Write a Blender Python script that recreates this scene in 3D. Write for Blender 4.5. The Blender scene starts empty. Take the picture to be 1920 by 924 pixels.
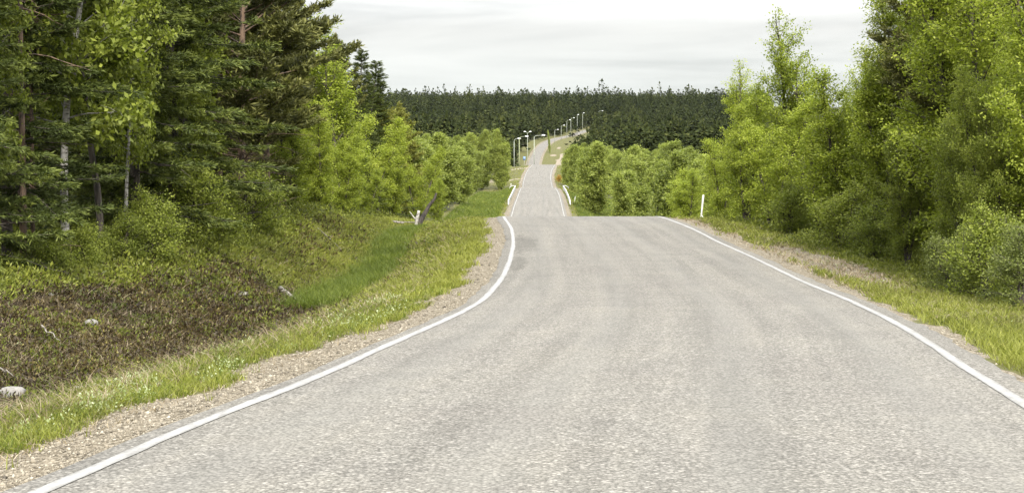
import bpy, math, random
import numpy as np

C = bpy.context.scene
R = math.radians

# ------------------------------------------------------------------ camera, light, exposure
F = 2600.0                       # focal length in photo pixels (photo 1920 wide)
PW, PH = 1920.0, 924.0
HORIZON = 345.0
CAM_H = 1.7
PITCH = math.atan((PH / 2 - HORIZON) / F)

cam_d = bpy.data.cameras.new('camera')
cam_d.sensor_width = 36.0
cam_d.lens = F / PW * 36.0
cam_d.clip_start = 0.1
cam_d.clip_end = 20000.0
cam = bpy.data.objects.new('camera', cam_d)
C.collection.objects.link(cam)
cam.location = (0, 0, CAM_H)
cam.rotation_euler = (R(90) - PITCH, 0, 0)
C.camera = cam

SUN_EL, SUN_AZ = R(42), R(170)         # azimuth measured from +Y towards +X
world = bpy.data.worlds.new('World')
C.world = world
world.use_nodes = True
wt = world.node_tree
for n in list(wt.nodes): wt.nodes.remove(n)

def nd(t, kind, **kw):
    n = t.nodes.new(kind)
    for k, v in kw.items():
        if k.startswith('i_'):
            key = k[2:]
            key = int(key) if key.isdigit() else key
            n.inputs[key].default_value = v
        else:
            setattr(n, k, v)
    return n

def math_n(t, op, a, b=None, clamp=False):
    n = t.nodes.new('ShaderNodeMath'); n.operation = op; n.use_clamp = clamp
    for i, v in enumerate((a, b)):
        if v is None: continue
        if isinstance(v, (int, float)): n.inputs[i].default_value = v
        else: t.links.new(v, n.inputs[i])
    return n.outputs[0]

def ramp(t, fac, stops, interp='LINEAR'):
    n = t.nodes.new('ShaderNodeValToRGB')
    cr = n.color_ramp; cr.interpolation = interp
    while len(cr.elements) < len(stops): cr.elements.new(0.5)
    for e, (p, c) in zip(cr.elements, stops):
        e.position = p
        e.color = (c, c, c, 1) if isinstance(c, (int, float)) else (*c, 1)
    t.links.new(fac, n.inputs[0])
    return n.outputs[0]

def mixc(t, fac, a, b, mode='MIX'):
    n = t.nodes.new('ShaderNodeMix'); n.data_type = 'RGBA'; n.blend_type = mode
    for i, v in ((0, fac), (6, a), (7, b)):
        if isinstance(v, (int, float)): n.inputs[i].default_value = v if i == 0 else (v, v, v, 1)
        elif isinstance(v, tuple): n.inputs[i].default_value = (*v, 1)
        else: t.links.new(v, n.inputs[i])
    return n.outputs[2]

sky = nd(wt, 'ShaderNodeTexSky', sky_type='NISHITA', sun_disc=False, sun_elevation=SUN_EL,
         sun_rotation=SUN_AZ, air_density=1.0, dust_density=2.0)
tc = nd(wt, 'ShaderNodeTexCoord')
sep = nd(wt, 'ShaderNodeSeparateXYZ'); wt.links.new(tc.outputs['Generated'], sep.inputs[0])
mp = nd(wt, 'ShaderNodeMapping'); mp.inputs['Scale'].default_value = (3.0, 3.0, 30.0)
mp.inputs['Location'].default_value = (2.3, 1.1, 0.4)
wt.links.new(tc.outputs['Generated'], mp.inputs[0])
n1 = nd(wt, 'ShaderNodeTexNoise', i_Scale=1.0, i_Detail=5.0, i_Roughness=0.55, i_Distortion=0.4)
wt.links.new(mp.outputs[0], n1.inputs['Vector'])
streak = ramp(wt, n1.outputs[0], [(0.38, 0.76), (0.48, 0.92), (0.58, 1.04)])
# overcast luminance: pale horizon, brighter zenith; faintly blue low down, warm above
lum = ramp(wt, sep.outputs[2], [(0.0, (1.38, 1.44, 1.44)), (0.060, (1.50, 1.52, 1.48)), (0.11, (1.72, 1.65, 1.53)),
                                (0.35, (4.6, 4.6, 4.6)), (1.0, (7.4, 7.5, 7.7))])
cloud = mixc(wt, 1.0, lum, streak, 'MULTIPLY')
skyc = mixc(wt, 0.93, sky.outputs[0], cloud)
bg = nd(wt, 'ShaderNodeBackground', i_Strength=0.1)
wt.links.new(skyc, bg.inputs[0])
wo = nd(wt, 'ShaderNodeOutputWorld'); wt.links.new(bg.outputs[0], wo.inputs[0])

sun_d = bpy.data.lights.new('sun', 'SUN')
sun_d.energy = 1.5; sun_d.angle = R(14); sun_d.color = (1.0, 0.95, 0.87)
sun = bpy.data.objects.new('sun', sun_d); C.collection.objects.link(sun)
from mathutils import Vector
sdir = Vector((math.sin(SUN_AZ) * math.cos(SUN_EL), math.cos(SUN_AZ) * math.cos(SUN_EL), math.sin(SUN_EL)))
sun.rotation_euler = sdir.to_track_quat('Z', 'Y').to_euler()

C.view_settings.view_transform = 'Standard'
C.view_settings.look = 'None'
C.view_settings.exposure = 2.35
C.view_settings.gamma = 1.0
C.view_settings.use_curve_mapping = False
C.cycles.use_denoising = True
C.cycles.denoiser = 'OPENIMAGEDENOISE'
C.cycles.denoising_input_passes = 'RGB_ALBEDO_NORMAL'
C.cycles.denoising_prefilter = 'ACCURATE'
C.cycles.max_bounces = 6
C.cycles.diffuse_bounces = 3
C.cycles.transmission_bounces = 3
C.cycles.transparent_max_bounces = 4
C.cycles.volume_bounces = 0

# ------------------------------------------------------------------ helpers
rng = np.random.default_rng(7)
random.seed(7)

def ray_point(px, py, depth):
    """world point seen at photo pixel (px,py) at the given distance along the lens axis"""
    cp, sp = math.cos(PITCH), math.sin(PITCH)
    a = (px - PW / 2) / F * depth
    b = -(py - PH / 2) / F * depth
    return np.array([a, depth * cp + b * sp, CAM_H - depth * sp + b * cp])

def pchip(xk, yk, x):
    xk = np.asarray(xk, float); yk = np.asarray(yk, float)
    h = np.diff(xk); d = np.diff(yk) / h
    m = np.zeros_like(yk)
    w1 = 2 * h[1:] + h[:-1]; w2 = h[1:] + 2 * h[:-1]
    ok = d[1:] * d[:-1] > 0
    m[1:-1][ok] = ((w1 + w2)[ok]) / (w1[ok] / d[:-1][ok] + w2[ok] / d[1:][ok])
    m[0] = d[0]; m[-1] = d[-1]
    x = np.clip(x, xk[0], xk[-1])
    i = np.clip(np.searchsorted(xk, x) - 1, 0, len(h) - 1)
    t = (x - xk[i]) / h[i]
    return ((2*t**3 - 3*t**2 + 1) * yk[i] + (t**3 - 2*t**2 + t) * h[i] * m[i]
            + (-2*t**3 + 3*t**2) * yk[i+1] + (t**3 - t**2) * h[i] * m[i+1])

def vnoise(x, y, seed=0):
    x = np.asarray(x, float); y = np.asarray(y, float)
    xi = np.floor(x).astype(np.int64); yi = np.floor(y).astype(np.int64)
    xf = x - xi; yf = y - yi
    def h(a, b):
        n = (a * 374761393 + b * 668265263 + seed * 1442695041) & 0x7fffffff
        n = ((n ^ (n >> 13)) * 1274126177) & 0x7fffffff
        return ((n ^ (n >> 16)) & 0xffff) / 65535.0
    u = xf * xf * (3 - 2 * xf); v = yf * yf * (3 - 2 * yf)
    return (h(xi, yi) * (1-u) * (1-v) + h(xi+1, yi) * u * (1-v) + h(xi, yi+1) * (1-u) * v + h(xi+1, yi+1) * u * v) * 2 - 1

def fbm(x, y, o=3, seed=0):
    s = 0; a = 1.0
    for k in range(o):
        s = s + a * vnoise(x * 2**k, y * 2**k, seed + k * 17); a *= 0.5
    return s

def sstep(a, b, x):
    t = np.clip((x - a) / (b - a), 0, 1)
    return t * t * (3 - 2 * t)

# ------------------------------------------------------------------ road line, measured from its edge markings (6.2 m apart)
LANE = 6.2
edges = [(924, 69, 2197), (874, 187, 2114), (818, 312, 2022), (756, 468, 1920), (704, 600, 1834), (650, 720, 1752),
         (610, 812, 1688), (587, 862, 1643), (562, 905, 1590), (545, 922, 1548), (528, 936, 1506), (502, 951, 1452),
         (480, 958, 1406), (455, 962.5, 1350), (432, 960, 1305), (406, 944.5, 1234)]
ky, kx, kz = [], [], []
for y, a, b in edges:
    p = ray_point((a + b) / 2, y, F * LANE / (b - a)); ky.append(p[1]); kx.append(p[0]); kz.append(p[2])
s0 = (kx[1] - kx[0]) / (ky[1] - ky[0])
ky = [-60, -20] + ky; kx = [kx[0] - s0 * 45, kx[0] - s0 * 25] + kx; kz = [0.0, 0.0] + kz
dip = [(66, 2.75, -0.15), (85, 2.4, -1.3), (110, 2.3, -2.6), (135, 2.6, -2.9)]
for Y, X, Z in dip: ky.append(Y); kx.append(X); kz.append(Z)
for y, a, w in [(405, 1008.6, 99), (385, 1009, 88.5), (372, 1010, 80.5), (360.3, 1010, 72.5), (352, 1009, 62)]:
    p = ray_point(a, y, F * LANE / w); ky.append(p[1]); kx.append(p[0]); kz.append(p[2])
ky.append(284); kx.append(5.3); kz.append(0.55)
for y, a, w in [(345, 1007.5, 53), (332, 1008, 48), (321, 1011, 45.3), (312.6, 1016.5, 43), (308.5, 1020.5, 41)]:
    p = ray_point(a, y, F * LANE / w); ky.append(p[1]); kx.append(p[0]); kz.append(p[2])
for Y, X, Z in [(430, 9.6, 7.2), (500, 9.6, 5.5), (600, 9.4, 7.2)]: ky.append(Y); kx.append(X); kz.append(Z)
for y, a, d in [(309, 1000, 700), (280, 1012, 800), (267, 1026, 860), (259.5, 1046, 930), (254, 1073, 1000),
                (248, 1090, 1080), (242.5, 1106, 1150)]:
    p = ray_point(a, y, d); ky.append(p[1]); kx.append(p[0]); kz.append(p[2])
ky.append(1260); kx.append(95); kz.append(56)
ky.append(1450); kx.append(150); kz.append(80)
ky = np.array(ky); kx = np.array(kx); kz = np.array(kz)
_sy = np.concatenate([np.arange(-60, 5, 0.05), np.exp(np.linspace(math.log(5), math.log(1450), 1500))])
_sx = pchip(ky, kx, _sy); _sz = pchip(ky, kz, _sy)
def smooth(v, k):
    w = np.hanning(2 * k + 1); w /= w.sum()
    return np.convolve(np.pad(v, k, mode='edge'), w, 'valid')
_sx2 = smooth(_sx, 16); _sz2 = smooth(_sz, 9)
def cx(Y): return np.interp(Y, _sy, _sx2)
def cz(Y): return np.interp(Y, _sy, _sz2)
hy = [-60, 380, 450, 560, 700, 850, 1000, 1150, 1350, 1560, 1700, 2200, 4000]
hz = [0, 6.0, 6.4, 7.5, 11.5, 24.5, 36, 49, 71, 88, 91, 69, 40]
def hillz(Y): return pchip(hy, hz, Y)

def profile(Y, u):
    """height of the ground relative to the road surface at lateral offset u"""
    a = np.abs(u)
    D = pchip([-60, 5, 14, 22, 30, 45, 60, 75, 90, 110, 135, 165, 220, 300, 345, 400, 2000],
              [.55, .5, .55, .7, .85, 1.2, .8, .1, -.6, -.6, .3, 1.1, 1.3, .9, .55, .6, .6], Y)
    B = pchip([-60, 5, 14, 25, 40, 62, 80, 110, 165, 250, 345, 400, 2000],
              [.25, .25, .25, .35, .3, .25, .9, 1.9, -.2, -1.0, -.5, .2, .3], Y)
    dpos = pchip([-60, 10, 20, 40, 90, 2000], [7.0, 7.0, 7.2, 7.4, 8.2, 8.2], Y)
    left = np.where(a < 3.3, -0.07,
           np.where(a < 4.3, -0.035 - 0.10 * (a - 3.3), 0))
    sl = sstep(4.3, dpos + 0.2, a)
    left = np.where(a >= 4.3, -0.135 - (D - 0.135) * sl, left)
    up = sstep(dpos, dpos + 4.2, a)
    left = np.where(a >= dpos, left + (B + D) * up, left)
    left = left + 0.03 * np.clip(a - 12, 0, 60)
    dr = pchip([-60, 60, 90, 130, 250, 345, 2000], [.42, .42, .9, 1.6, 1.5, .8, .5], Y)
    right = np.where(a < 3.3, -0.07, -0.035 - 0.1 * np.minimum(a - 3.3, 1.0))
    right = np.where(a > 4.3, right - (dr - .13) * sstep(4.3, 8.5, a), right)
    right = right + 0.012 * np.clip(a - 10, 0, 50)
    return np.where(u < 0, left, right)

def ground(X, Y):
    X = np.asarray(X, float); Y = np.asarray(Y, float)
    u = X - cx(Y)
    z = cz(Y) + profile(Y, u)
    far = sstep(380, 470, Y) * sstep(10, 34, np.abs(u))
    far = np.maximum(far, sstep(1200, 1300, Y))
    z = z * (1 - far) + hillz(Y) * far
    a = np.abs(u)
    rough = sstep(3.45, 5.5, a)
    z = z + rough * (0.05 * fbm(X / 0.9, Y / 0.9, 3, 3) + 0.10 * sstep(8, 11, a) * fbm(X / 2.3, Y / 2.3, 2, 9))
    z = z + sstep(14, 60, a) * 1.2 * fbm(X / 45, Y / 60, 2, 21)
    z = z + 0.012 * sstep(3.32, 3.5, a) * (1 - rough) * vnoise(X / .12, Y / .2, 5)
    return z

# ------------------------------------------------------------------ mesh building
class MB:
    def __init__(s): s.v = []; s.q = []; s.t = []; s.tint = []; s.n = 0
    def add(s, v, q=None, t=None, tint=0.5):
        v = np.asarray(v, np.float32).reshape(-1, 3)
        if q is not None and len(q): s.q.append(np.asarray(q, np.int64).reshape(-1, 4) + s.n)
        if t is not None and len(t): s.t.append(np.asarray(t, np.int64).reshape(-1, 3) + s.n)
        s.v.append(v)
        ti = np.broadcast_to(np.asarray(tint, np.float32), (len(v),)) if np.ndim(tint) <= 1 else tint
        s.tint.append(ti); s.n += len(v)
    def mesh(s, name, mat, smooth=False):
        me = bpy.data.meshes.new(name)
        v = np.concatenate(s.v); tint = np.concatenate(s.tint)
        q = np.concatenate(s.q) if s.q else np.zeros((0, 4), np.int64)
        t = np.concatenate(s.t) if s.t else np.zeros((0, 3), np.int64)
        me.vertices.add(len(v)); me.vertices.foreach_set('co', v.ravel())
        nl = q.size + t.size
        me.loops.add(nl); me.loops.foreach_set('vertex_index', np.concatenate([q.ravel(), t.ravel()]).astype(np.int32))
        me.polygons.add(len(q) + len(t))
        ls = np.concatenate([np.arange(len(q)) * 4, q.size + np.arange(len(t)) * 3]).astype(np.int32)
        me.polygons.foreach_set('loop_start', ls)
        if smooth: me.polygons.foreach_set('use_smooth', np.ones(len(ls), bool))
        at = me.attributes.new('tint', 'FLOAT', 'POINT'); at.data.foreach_set('value', tint.astype(np.float32))
        me.update(calc_edges=True)
        me.materials.append(mat)
        return me

def link(name, me, parent=None, loc=(0, 0, 0)):
    o = bpy.data.objects.new(name, me); C.collection.objects.link(o)
    o.location = loc
    if parent is not None: o.parent = parent
    return o

def tag(o, label=None, cat=None, group=None, kind=None):
    if label: o['label'] = label
    if cat: o['category'] = cat
    if group: o['group'] = group
    if kind: o['kind'] = kind
    return o

def norm(a): return a / (np.linalg.norm(a, axis=-1, keepdims=True) + 1e-9)

def tube(mb, pts, rad, sides=5, tint=0.5, cap=True):
    pts = np.asarray(pts, float); n = len(pts)
    rad = np.broadcast_to(np.asarray(rad, float), (n,))
    tan = norm(np.gradient(pts, axis=0))
    ref = np.array([0, 0, 1.0]) if abs(tan[0][2]) < 0.9 else np.array([1.0, 0, 0])
    s = norm(np.cross(tan, ref)); b = np.cross(s, tan)
    ang = np.arange(sides) / sides * 2 * math.pi
    ring = s[:, None, :] * np.cos(ang)[None, :, None] + b[:, None, :] * np.sin(ang)[None, :, None]
    v = (pts[:, None, :] + ring * rad[:, None, None]).reshape(-1, 3)
    i = np.arange(n - 1)[:, None] * sides; k = np.arange(sides)[None, :]; k2 = (k + 1) % sides
    q = np.stack([i + k, i + k2, i + sides + k2, i + sides + k], -1).reshape(-1, 4)
    t = []
    if cap:
        v = np.vstack([v, pts[-1:], pts[:1]])
        for k in range(sides):
            t.append([(n - 1) * sides + k, (n - 1) * sides + (k + 1) % sides, n * sides])
            t.append([(k + 1) % sides, k, n * sides + 1])
    mb.add(v, q, t, tint)

def box(mb, c, s, rot=None, tint=0.5):
    v = np.array([[x, y, z] for x in (-.5, .5) for y in (-.5, .5) for z in (-.5, .5)]) * np.array(s)
    if rot is not None: v = v @ np.asarray(rot).T
    mb.add(v + np.array(c), [[0, 1, 3, 2], [4, 6, 7, 5], [0, 4, 5, 1], [2, 3, 7, 6], [0, 2, 6, 4], [1, 5, 7, 3]], tint=tint)

def leaves(mb, c, d, n, L, W, tint):
    """rhombic leaves: base point c, long axis d, normal n"""
    m = len(c)
    d = norm(d); s = norm(np.cross(n, d))
    L = np.broadcast_to(L, (m,))[:, None]; W = np.broadcast_to(W, (m,))[:, None]
    nn = np.cross(d, s)
    v = np.stack([c, c + d * L * .5 + s * W * .5 - nn * W * .12, c + d * L, c + d * L * .5 - s * W * .5 - nn * W * .12], 1).reshape(-1, 3)
    mb.add(v, np.arange(m * 4).reshape(-1, 4), tint=np.repeat(np.broadcast_to(tint, (m,)), 4))

def blades(mb, base, h, w, lean, tint):
    m = len(base)
    ang = rng.uniform(0, 2 * math.pi, m); la = rng.uniform(0, 2 * math.pi, m)
    s = np.stack([np.cos(ang), np.sin(ang), np.zeros(m)], 1) * w[:, None] * .5
    l = np.stack([np.cos(la), np.sin(la), np.zeros(m)], 1) * (lean * h)[:, None]
    up = np.array([0, 0, 1.0])
    mid = base + l * .35 + up * (h * .6)[:, None]; tip = base + l + up * h[:, None]
    v = np.stack([base - s, base + s, mid + s * .7, mid - s * .7, tip], 1).reshape(-1, 3)
    o = np.arange(m)[:, None] * 5
    mb.add(v, o + np.array([0, 1, 2, 3]), o + np.array([3, 2, 4]), tint=np.repeat(tint, 5))

# ------------------------------------------------------------------ materials
def mat(name):
    m = bpy.data.materials.new(name); m.use_nodes = True
    t = m.node_tree; b = t.nodes['Principled BSDF']
    return m, t, b

def attr(t, name='tint'):
    return nd(t, 'ShaderNodeAttribute', attribute_name=name).outputs['Fac']

def noise(t, scale, detail=4, rough=.55, vec=None, dist=0.0):
    n = nd(t, 'ShaderNodeTexNoise', i_Scale=scale, i_Detail=detail, i_Roughness=rough, i_Distortion=dist)
    if vec is None:
        vec = nd(t, 'ShaderNodeTexCoord').outputs['Object']
    t.links.new(vec, n.inputs['Vector'])
    return n.outputs[0]

def leaf_mat(name, stops, transl=.35, objvar=.25, rough=.55, spec=.25):
    m, t, b = mat(name)
    oi = nd(t, 'ShaderNodeObjectInfo')
    f = math_n(t, 'ADD', attr(t), math_n(t, 'MULTIPLY', math_n(t, 'SUBTRACT', oi.outputs['Random'], .5), objvar), True)
    col = ramp(t, f, stops)
    t.links.new(col, b.inputs['Base Color'])
    b.inputs['Roughness'].default_value = rough
    b.inputs['Specular IOR Level'].default_value = spec
    tr = nd(t, 'ShaderNodeBsdfTranslucent')
    t.links.new(mixc(t, 1.0, col, (1.15, 1.25, .7), 'MULTIPLY'), tr.inputs[0])
    mx = nd(t, 'ShaderNodeMixShader', i_0=transl)
    t.links.new(b.outputs[0], mx.inputs[1]); t.links.new(tr.outputs[0], mx.inputs[2])
    t.links.new(mx.outputs[0], t.nodes['Material Output'].inputs[0])
    return m

M = {}
M['birch'] = leaf_mat('birch_leaf', [(0, (.12, .15, .022)), (.5, (.23, .275, .032)), (1, (.37, .41, .065))], .42, .3)
M['birch_deep'] = leaf_mat('deep_birch_leaf', [(0, (.095, .12, .022)), (.5, (.18, .215, .032)), (1, (.31, .345, .065))], .38, .3)
M['willow'] = leaf_mat('willow_leaf', [(0, (.075, .095, .025)), (.5, (.14, .165, .042)), (1, (.23, .26, .075))], .35, .3)
M['spruce'] = leaf_mat('spruce_needle', [(0, (.028, .038, .010)), (.5, (.062, .082, .018)), (1, (.14, .165, .032))], .12, .25, .6, .2)
M['pine'] = leaf_mat('pine_needle', [(0, (.042, .047, .015)), (.5, (.090, .096, .027)), (1, (.17, .17, .048))], .15, .25, .6, .2)
M['larch'] = leaf_mat('young_pine_needle', [(0, (.09, .10, .02)), (.5, (.165, .17, .034)), (1, (.26, .26, .055))], .25, .2)
M['far_conifer'] = leaf_mat('distant_conifer_needle', [(0, (.013, .018, .007)), (.5, (.028, .036, .013)), (1, (.064, .072, .022))], .0, .3, 1.0, .0)  # self-shadow of the needle clumps is folded into these low colours
M['grass'] = leaf_mat('roadside_grass', [(0, (.085, .078, .025)), (.35, (.14, .148, .028)), (.75, (.205, .225, .036)), (1, (.31, .30, .08))], .3, 0)
M['ditch'] = leaf_mat('lush_grass', [(0, (.055, .072, .013)), (.6, (.092, .125, .018)), (1, (.18, .21, .035))], .35, 0)
M['heath'] = leaf_mat('heather', [(0, (.014, .009, .005)), (.45, (.040, .028, .012)), (.8, (.105, .082, .028)), (1, (.24, .21, .065))], .12, 0)
M['herb'] = leaf_mat('undergrowth_leaf', [(0, (.05, .06, .016)), (.5, (.11, .128, .022)), (1, (.23, .25, .042))], .35, 0)
M['flower'] = leaf_mat('pale_flower', [(0, (.17, .22, .07)), (.5, (.27, .31, .15)), (1, (.42, .45, .30))], .2, 0)
M['dry'] = leaf_mat('dry_litter', [(0, (.10, .075, .045)), (.5, (.19, .15, .09)), (1, (.34, .29, .20))], .1, 0)

def bark(name, c1, c2, scale, stretch, c3=None):
    m, t, b = mat(name)
    mpn = nd(t, 'ShaderNodeMapping'); mpn.inputs['Scale'].default_value = stretch
    t.links.new(nd(t, 'ShaderNodeTexCoord').outputs['Object'], mpn.inputs[0])
    f = noise(t, scale, 5, .65, mpn.outputs[0])
    st = [(.42, c1), (.56, c2)] if c3 is None else [(.36, c1), (.46, c3), (.6, c2)]
    t.links.new(ramp(t, f, st), b.inputs['Base Color'])
    b.inputs['Roughness'].default_value = .85
    bp = nd(t, 'ShaderNodeBump', i_Strength=.6, i_Distance=.02); t.links.new(f, bp.inputs['Height'])
    t.links.new(bp.outputs[0], b.inputs['Normal'])
    return m
M['bark_dark'] = bark('dark_bark', (.022, .018, .014), (.085, .07, .055), 9, (1, 1, .25))
M['bark_pine'] = bark('pine_bark', (.04, .028, .02), (.15, .10, .065), 9, (1, 1, .3))
M['bark_white'] = bark('white_birch_bark', (.05, .042, .038), (.40, .385, .35), 7, (1, 1, 3.0), (.28, .265, .235))
M['dead'] = bark('dead_grey_wood', (.07, .062, .052), (.22, .20, .17), 12, (1, 1, .2))
M['charred'] = bark('dark_rotten_wood', (.012, .01, .009), (.05, .04, .033), 12, (1, 1, .2))

def paint(name, c1, c2, scale=6, rough=.5, metal=0.0, th=(.40, .55)):
    m, t, b = mat(name)
    f = noise(t, scale, 6, .65)
    t.links.new(ramp(t, f, [(th[0], c1), (th[1], c2)]), b.inputs['Base Color'])
    b.inputs['Roughness'].default_value = rough; b.inputs['Metallic'].default_value = metal
    return m
M['zinc'] = paint('weathered_galvanised_steel', (.50, .51, .51), (.72, .72, .70), 5, .5, 0.15)
M['pole'] = paint('grey_green_lamp_pole', (.22, .25, .20), (.36, .38, .32), 4, .6)
M['wood_pole'] = paint('greenish_wooden_pole', (.16, .19, .10), (.26, .28, .16), 5, .85)
M['lamp'] = paint('pale_lamp_housing', (.72, .74, .74), (.82, .83, .82), 4, .35)
M['post'] = paint('worn_white_plastic', (.62, .61, .56), (.82, .81, .77), 8, .55)
M['black'] = paint('dull_black_band', (.02, .02, .02), (.05, .05, .05), 8, .6)
M['blue'] = paint('blue_sign_face', (.12, .20, .36), (.16, .25, .42), 8, .45)
M['grey_metal'] = paint('grey_sign_back', (.22, .23, .23), (.33, .33, .32), 6, .5)
M['rust_leaf'] = leaf_mat('rusty_orange_leaf', [(0, (.22, .12, .02)), (.5, (.34, .19, .03)), (1, (.42, .27, .05))], .3, 0)

def stone_mat(name, a, b_, c):
    m, t, b = mat(name)
    f = noise(t, 3.5, 8, .7)
    g = noise(t, 40, 3, .6)
    col = mixc(t, .35, ramp(t, f, [(.35, a), (.55, b_), (.7, c)]), ramp(t, g, [(.3, a), (.7, c)]))
    t.links.new(col, b.inputs['Base Color']); b.inputs['Roughness'].default_value = .9
    bp = nd(t, 'ShaderNodeBump', i_Strength=.5, i_Distance=.03); t.links.new(f, bp.inputs['Height'])
    t.links.new(bp.outputs[0], b.inputs['Normal'])
    return m
M['stone'] = stone_mat('granite_boulder', (.09, .085, .075), (.19, .18, .165), (.30, .285, .26))

def gravel_stone_mat():
    m, t, b = mat('shoulder_stone')
    t.links.new(ramp(t, attr(t), [(0, (.04, .033, .024)), (.3, (.135, .116, .084)), (.7, (.23, .20, .15)), (1, (.37, .34, .27))]), b.inputs['Base Color'])
    b.inputs['Roughness'].default_value = .9
    return m
M['gstone'] = gravel_stone_mat()

def asphalt_mat():
    m, t, b = mat('worn_asphalt')
    oc = nd(t, 'ShaderNodeTexCoord').outputs['Object']
    off = attr(t, 'off')
    # exposed aggregate: pale stones in darker binder, a coarse and a fine generation
    def vor(scale):
        v = nd(t, 'ShaderNodeTexVoronoi', i_Scale=scale); t.links.new(oc, v.inputs['Vector']); return v
    v1 = vor(40); v2 = vor(95)
    r1 = nd(t, 'ShaderNodeSeparateColor'); t.links.new(v1.outputs['Color'], r1.inputs[0])
    r2 = nd(t, 'ShaderNodeSeparateColor'); t.links.new(v2.outputs['Color'], r2.inputs[0])
    c1 = ramp(t, r1.outputs[0], [(0, (.115, .110, .10)), (.45, (.200, .194, .179)), (.78, (.285, .276, .255)), (1, (.52, .50, .465))])
    c2 = ramp(t, r2.outputs[0], [(0, (.12, .115, .10)), (.5, (.21, .20, .18)), (1, (.36, .34, .305))])
    col = mixc(t, .55, c1, c2)
    trk = ramp(t, math_n(t, 'ABSOLUTE', math_n(t, 'SUBTRACT', math_n(t, 'ABSOLUTE', math_n(t, 'SUBTRACT', math_n(t, 'ABSOLUTE', off), 1.55)), .78)), [(0.0, 1.0), (.42, 0.0)])
    col = mixc(t, math_n(t, 'MULTIPLY', trk, .55), col, (.228, .222, .205))
    gap = ramp(t, v1.outputs['Distance'], [(.30, 1.0), (.75, .62)])
    col = mixc(t, 1.0, col, gap, 'MULTIPLY')
    # long streaks along the lanes and broad uneven wear
    cmb = nd(t, 'ShaderNodeCombineXYZ'); t.links.new(off, cmb.inputs[0])
    sp = nd(t, 'ShaderNodeSeparateXYZ'); t.links.new(oc, sp.inputs[0]); t.links.new(math_n(t, 'MULTIPLY', sp.outputs[1], .035), cmb.inputs[1])
    lanes = noise(t, 2.2, 4, .6, cmb.outputs[0], .3)
    col = mixc(t, 1.0, col, ramp(t, lanes, [(.32, (.86, .86, .86)), (.5, (1, 1, 1)), (.68, (1.12, 1.115, 1.10))]), 'MULTIPLY')
    broad = noise(t, .55, 6, .6, oc, .6)
    col = mixc(t, 1.0, col, ramp(t, broad, [(.34, (.93, .925, .93)), (.5, (1, 1, 1)), (.66, (1.05, 1.045, 1.03))]), 'MULTIPLY')
    pinkish = noise(t, .9, 5, .6, oc, .2)
    col = mixc(t, ramp(t, pinkish, [(.5, 0.0), (.68, .07)]), col, mixc(t, 1.0, col, (1.07, .98, .93), 'MULTIPLY'))
    # dark tar patches with ragged edges near the left edge line, a few faint cracks
    pat = attr(t, 'patch')
    pn = noise(t, 3.0, 6, .7, oc, .5)
    pm = ramp(t, math_n(t, 'ADD', pat, math_n(t, 'MULTIPLY', math_n(t, 'SUBTRACT', pn, .5), 1.3)), [(.5, 0.0), (.56, 1.0)])
    col = mixc(t, math_n(t, 'MULTIPLY', pm, .6), col, mixc(t, 1.0, col, (.60, .60, .60), 'MULTIPLY'))
    mpn = nd(t, 'ShaderNodeMapping'); mpn.inputs['Scale'].default_value = (.22, .35, 1); t.links.new(oc, mpn.inputs[0])
    wn = nd(t, 'ShaderNodeTexNoise', i_Scale=2.0, i_Detail=5.0); t.links.new(mpn.outputs[0], wn.inputs[0])
    wv = mixc(t, .25, mpn.outputs[0], wn.outputs[1])
    cr = nd(t, 'ShaderNodeTexVoronoi', feature='DISTANCE_TO_EDGE', i_Scale=1.0); t.links.new(wv, cr.inputs['Vector'])
    brk = noise(t, .35, 3, .5, oc)
    cm = math_n(t, 'MULTIPLY', ramp(t, cr.outputs[0], [(0.0, 1.0), (.008, 0.0)]), ramp(t, brk, [(.56, 0.0), (.68, .35)]))
    col = mixc(t, cm, col, (.07, .066, .06))
    col = mixc(t, 1.0, col, (.775, .77, .745), 'MULTIPLY')
    t.links.new(col, b.inputs['Base Color'])
    b.inputs['Roughness'].default_value = .9; b.inputs['Specular IOR Level'].default_value = .15
    bp = nd(t, 'ShaderNodeBump', i_Strength=.2, i_Distance=.004, invert=True)
    t.links.new(v1.outputs['Distance'], bp.inputs['Height']); t.links.new(bp.outputs[0], b.inputs['Normal'])
    return m
M['asphalt'] = asphalt_mat()

def marking_mat():
    m, t, b = mat('worn_white_road_paint')
    oc = nd(t, 'ShaderNodeTexCoord').outputs['Object']
    e = attr(t, 'off')                       # 0 at the strip's middle, 1 at its edges
    n_ = noise(t, 22, 6, .75, oc); n2 = noise(t, 1.3, 4, .6, oc)
    mpn = nd(t, 'ShaderNodeMapping'); mpn.inputs['Scale'].default_value = (9, .9, 1); t.links.new(oc, mpn.inputs[0])
    n3 = noise(t, 2.0, 4, .6, mpn.outputs[0])
    w = math_n(t, 'ADD', math_n(t, 'MULTIPLY', n_, .6), math_n(t, 'ADD', math_n(t, 'MULTIPLY', n2, .35), math_n(t, 'MULTIPLY', n3, .55)))
    w = math_n(t, 'ADD', w, math_n(t, 'MULTIPLY', e, .30))
    worn = ramp(t, w, [(.80, 0.0), (.96, .9)])
    grime = noise(t, 4, 4, .6, oc)
    white = ramp(t, grime, [(.3, (.20, .197, .187)), (.6, (.27, .267, .255))])
    t.links.new(mixc(t, worn, white, (.155, .15, .138)), b.inputs['Base Color'])
    b.inputs['Roughness'].default_value = .6
    return m
M['marking'] = marking_mat()

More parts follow.
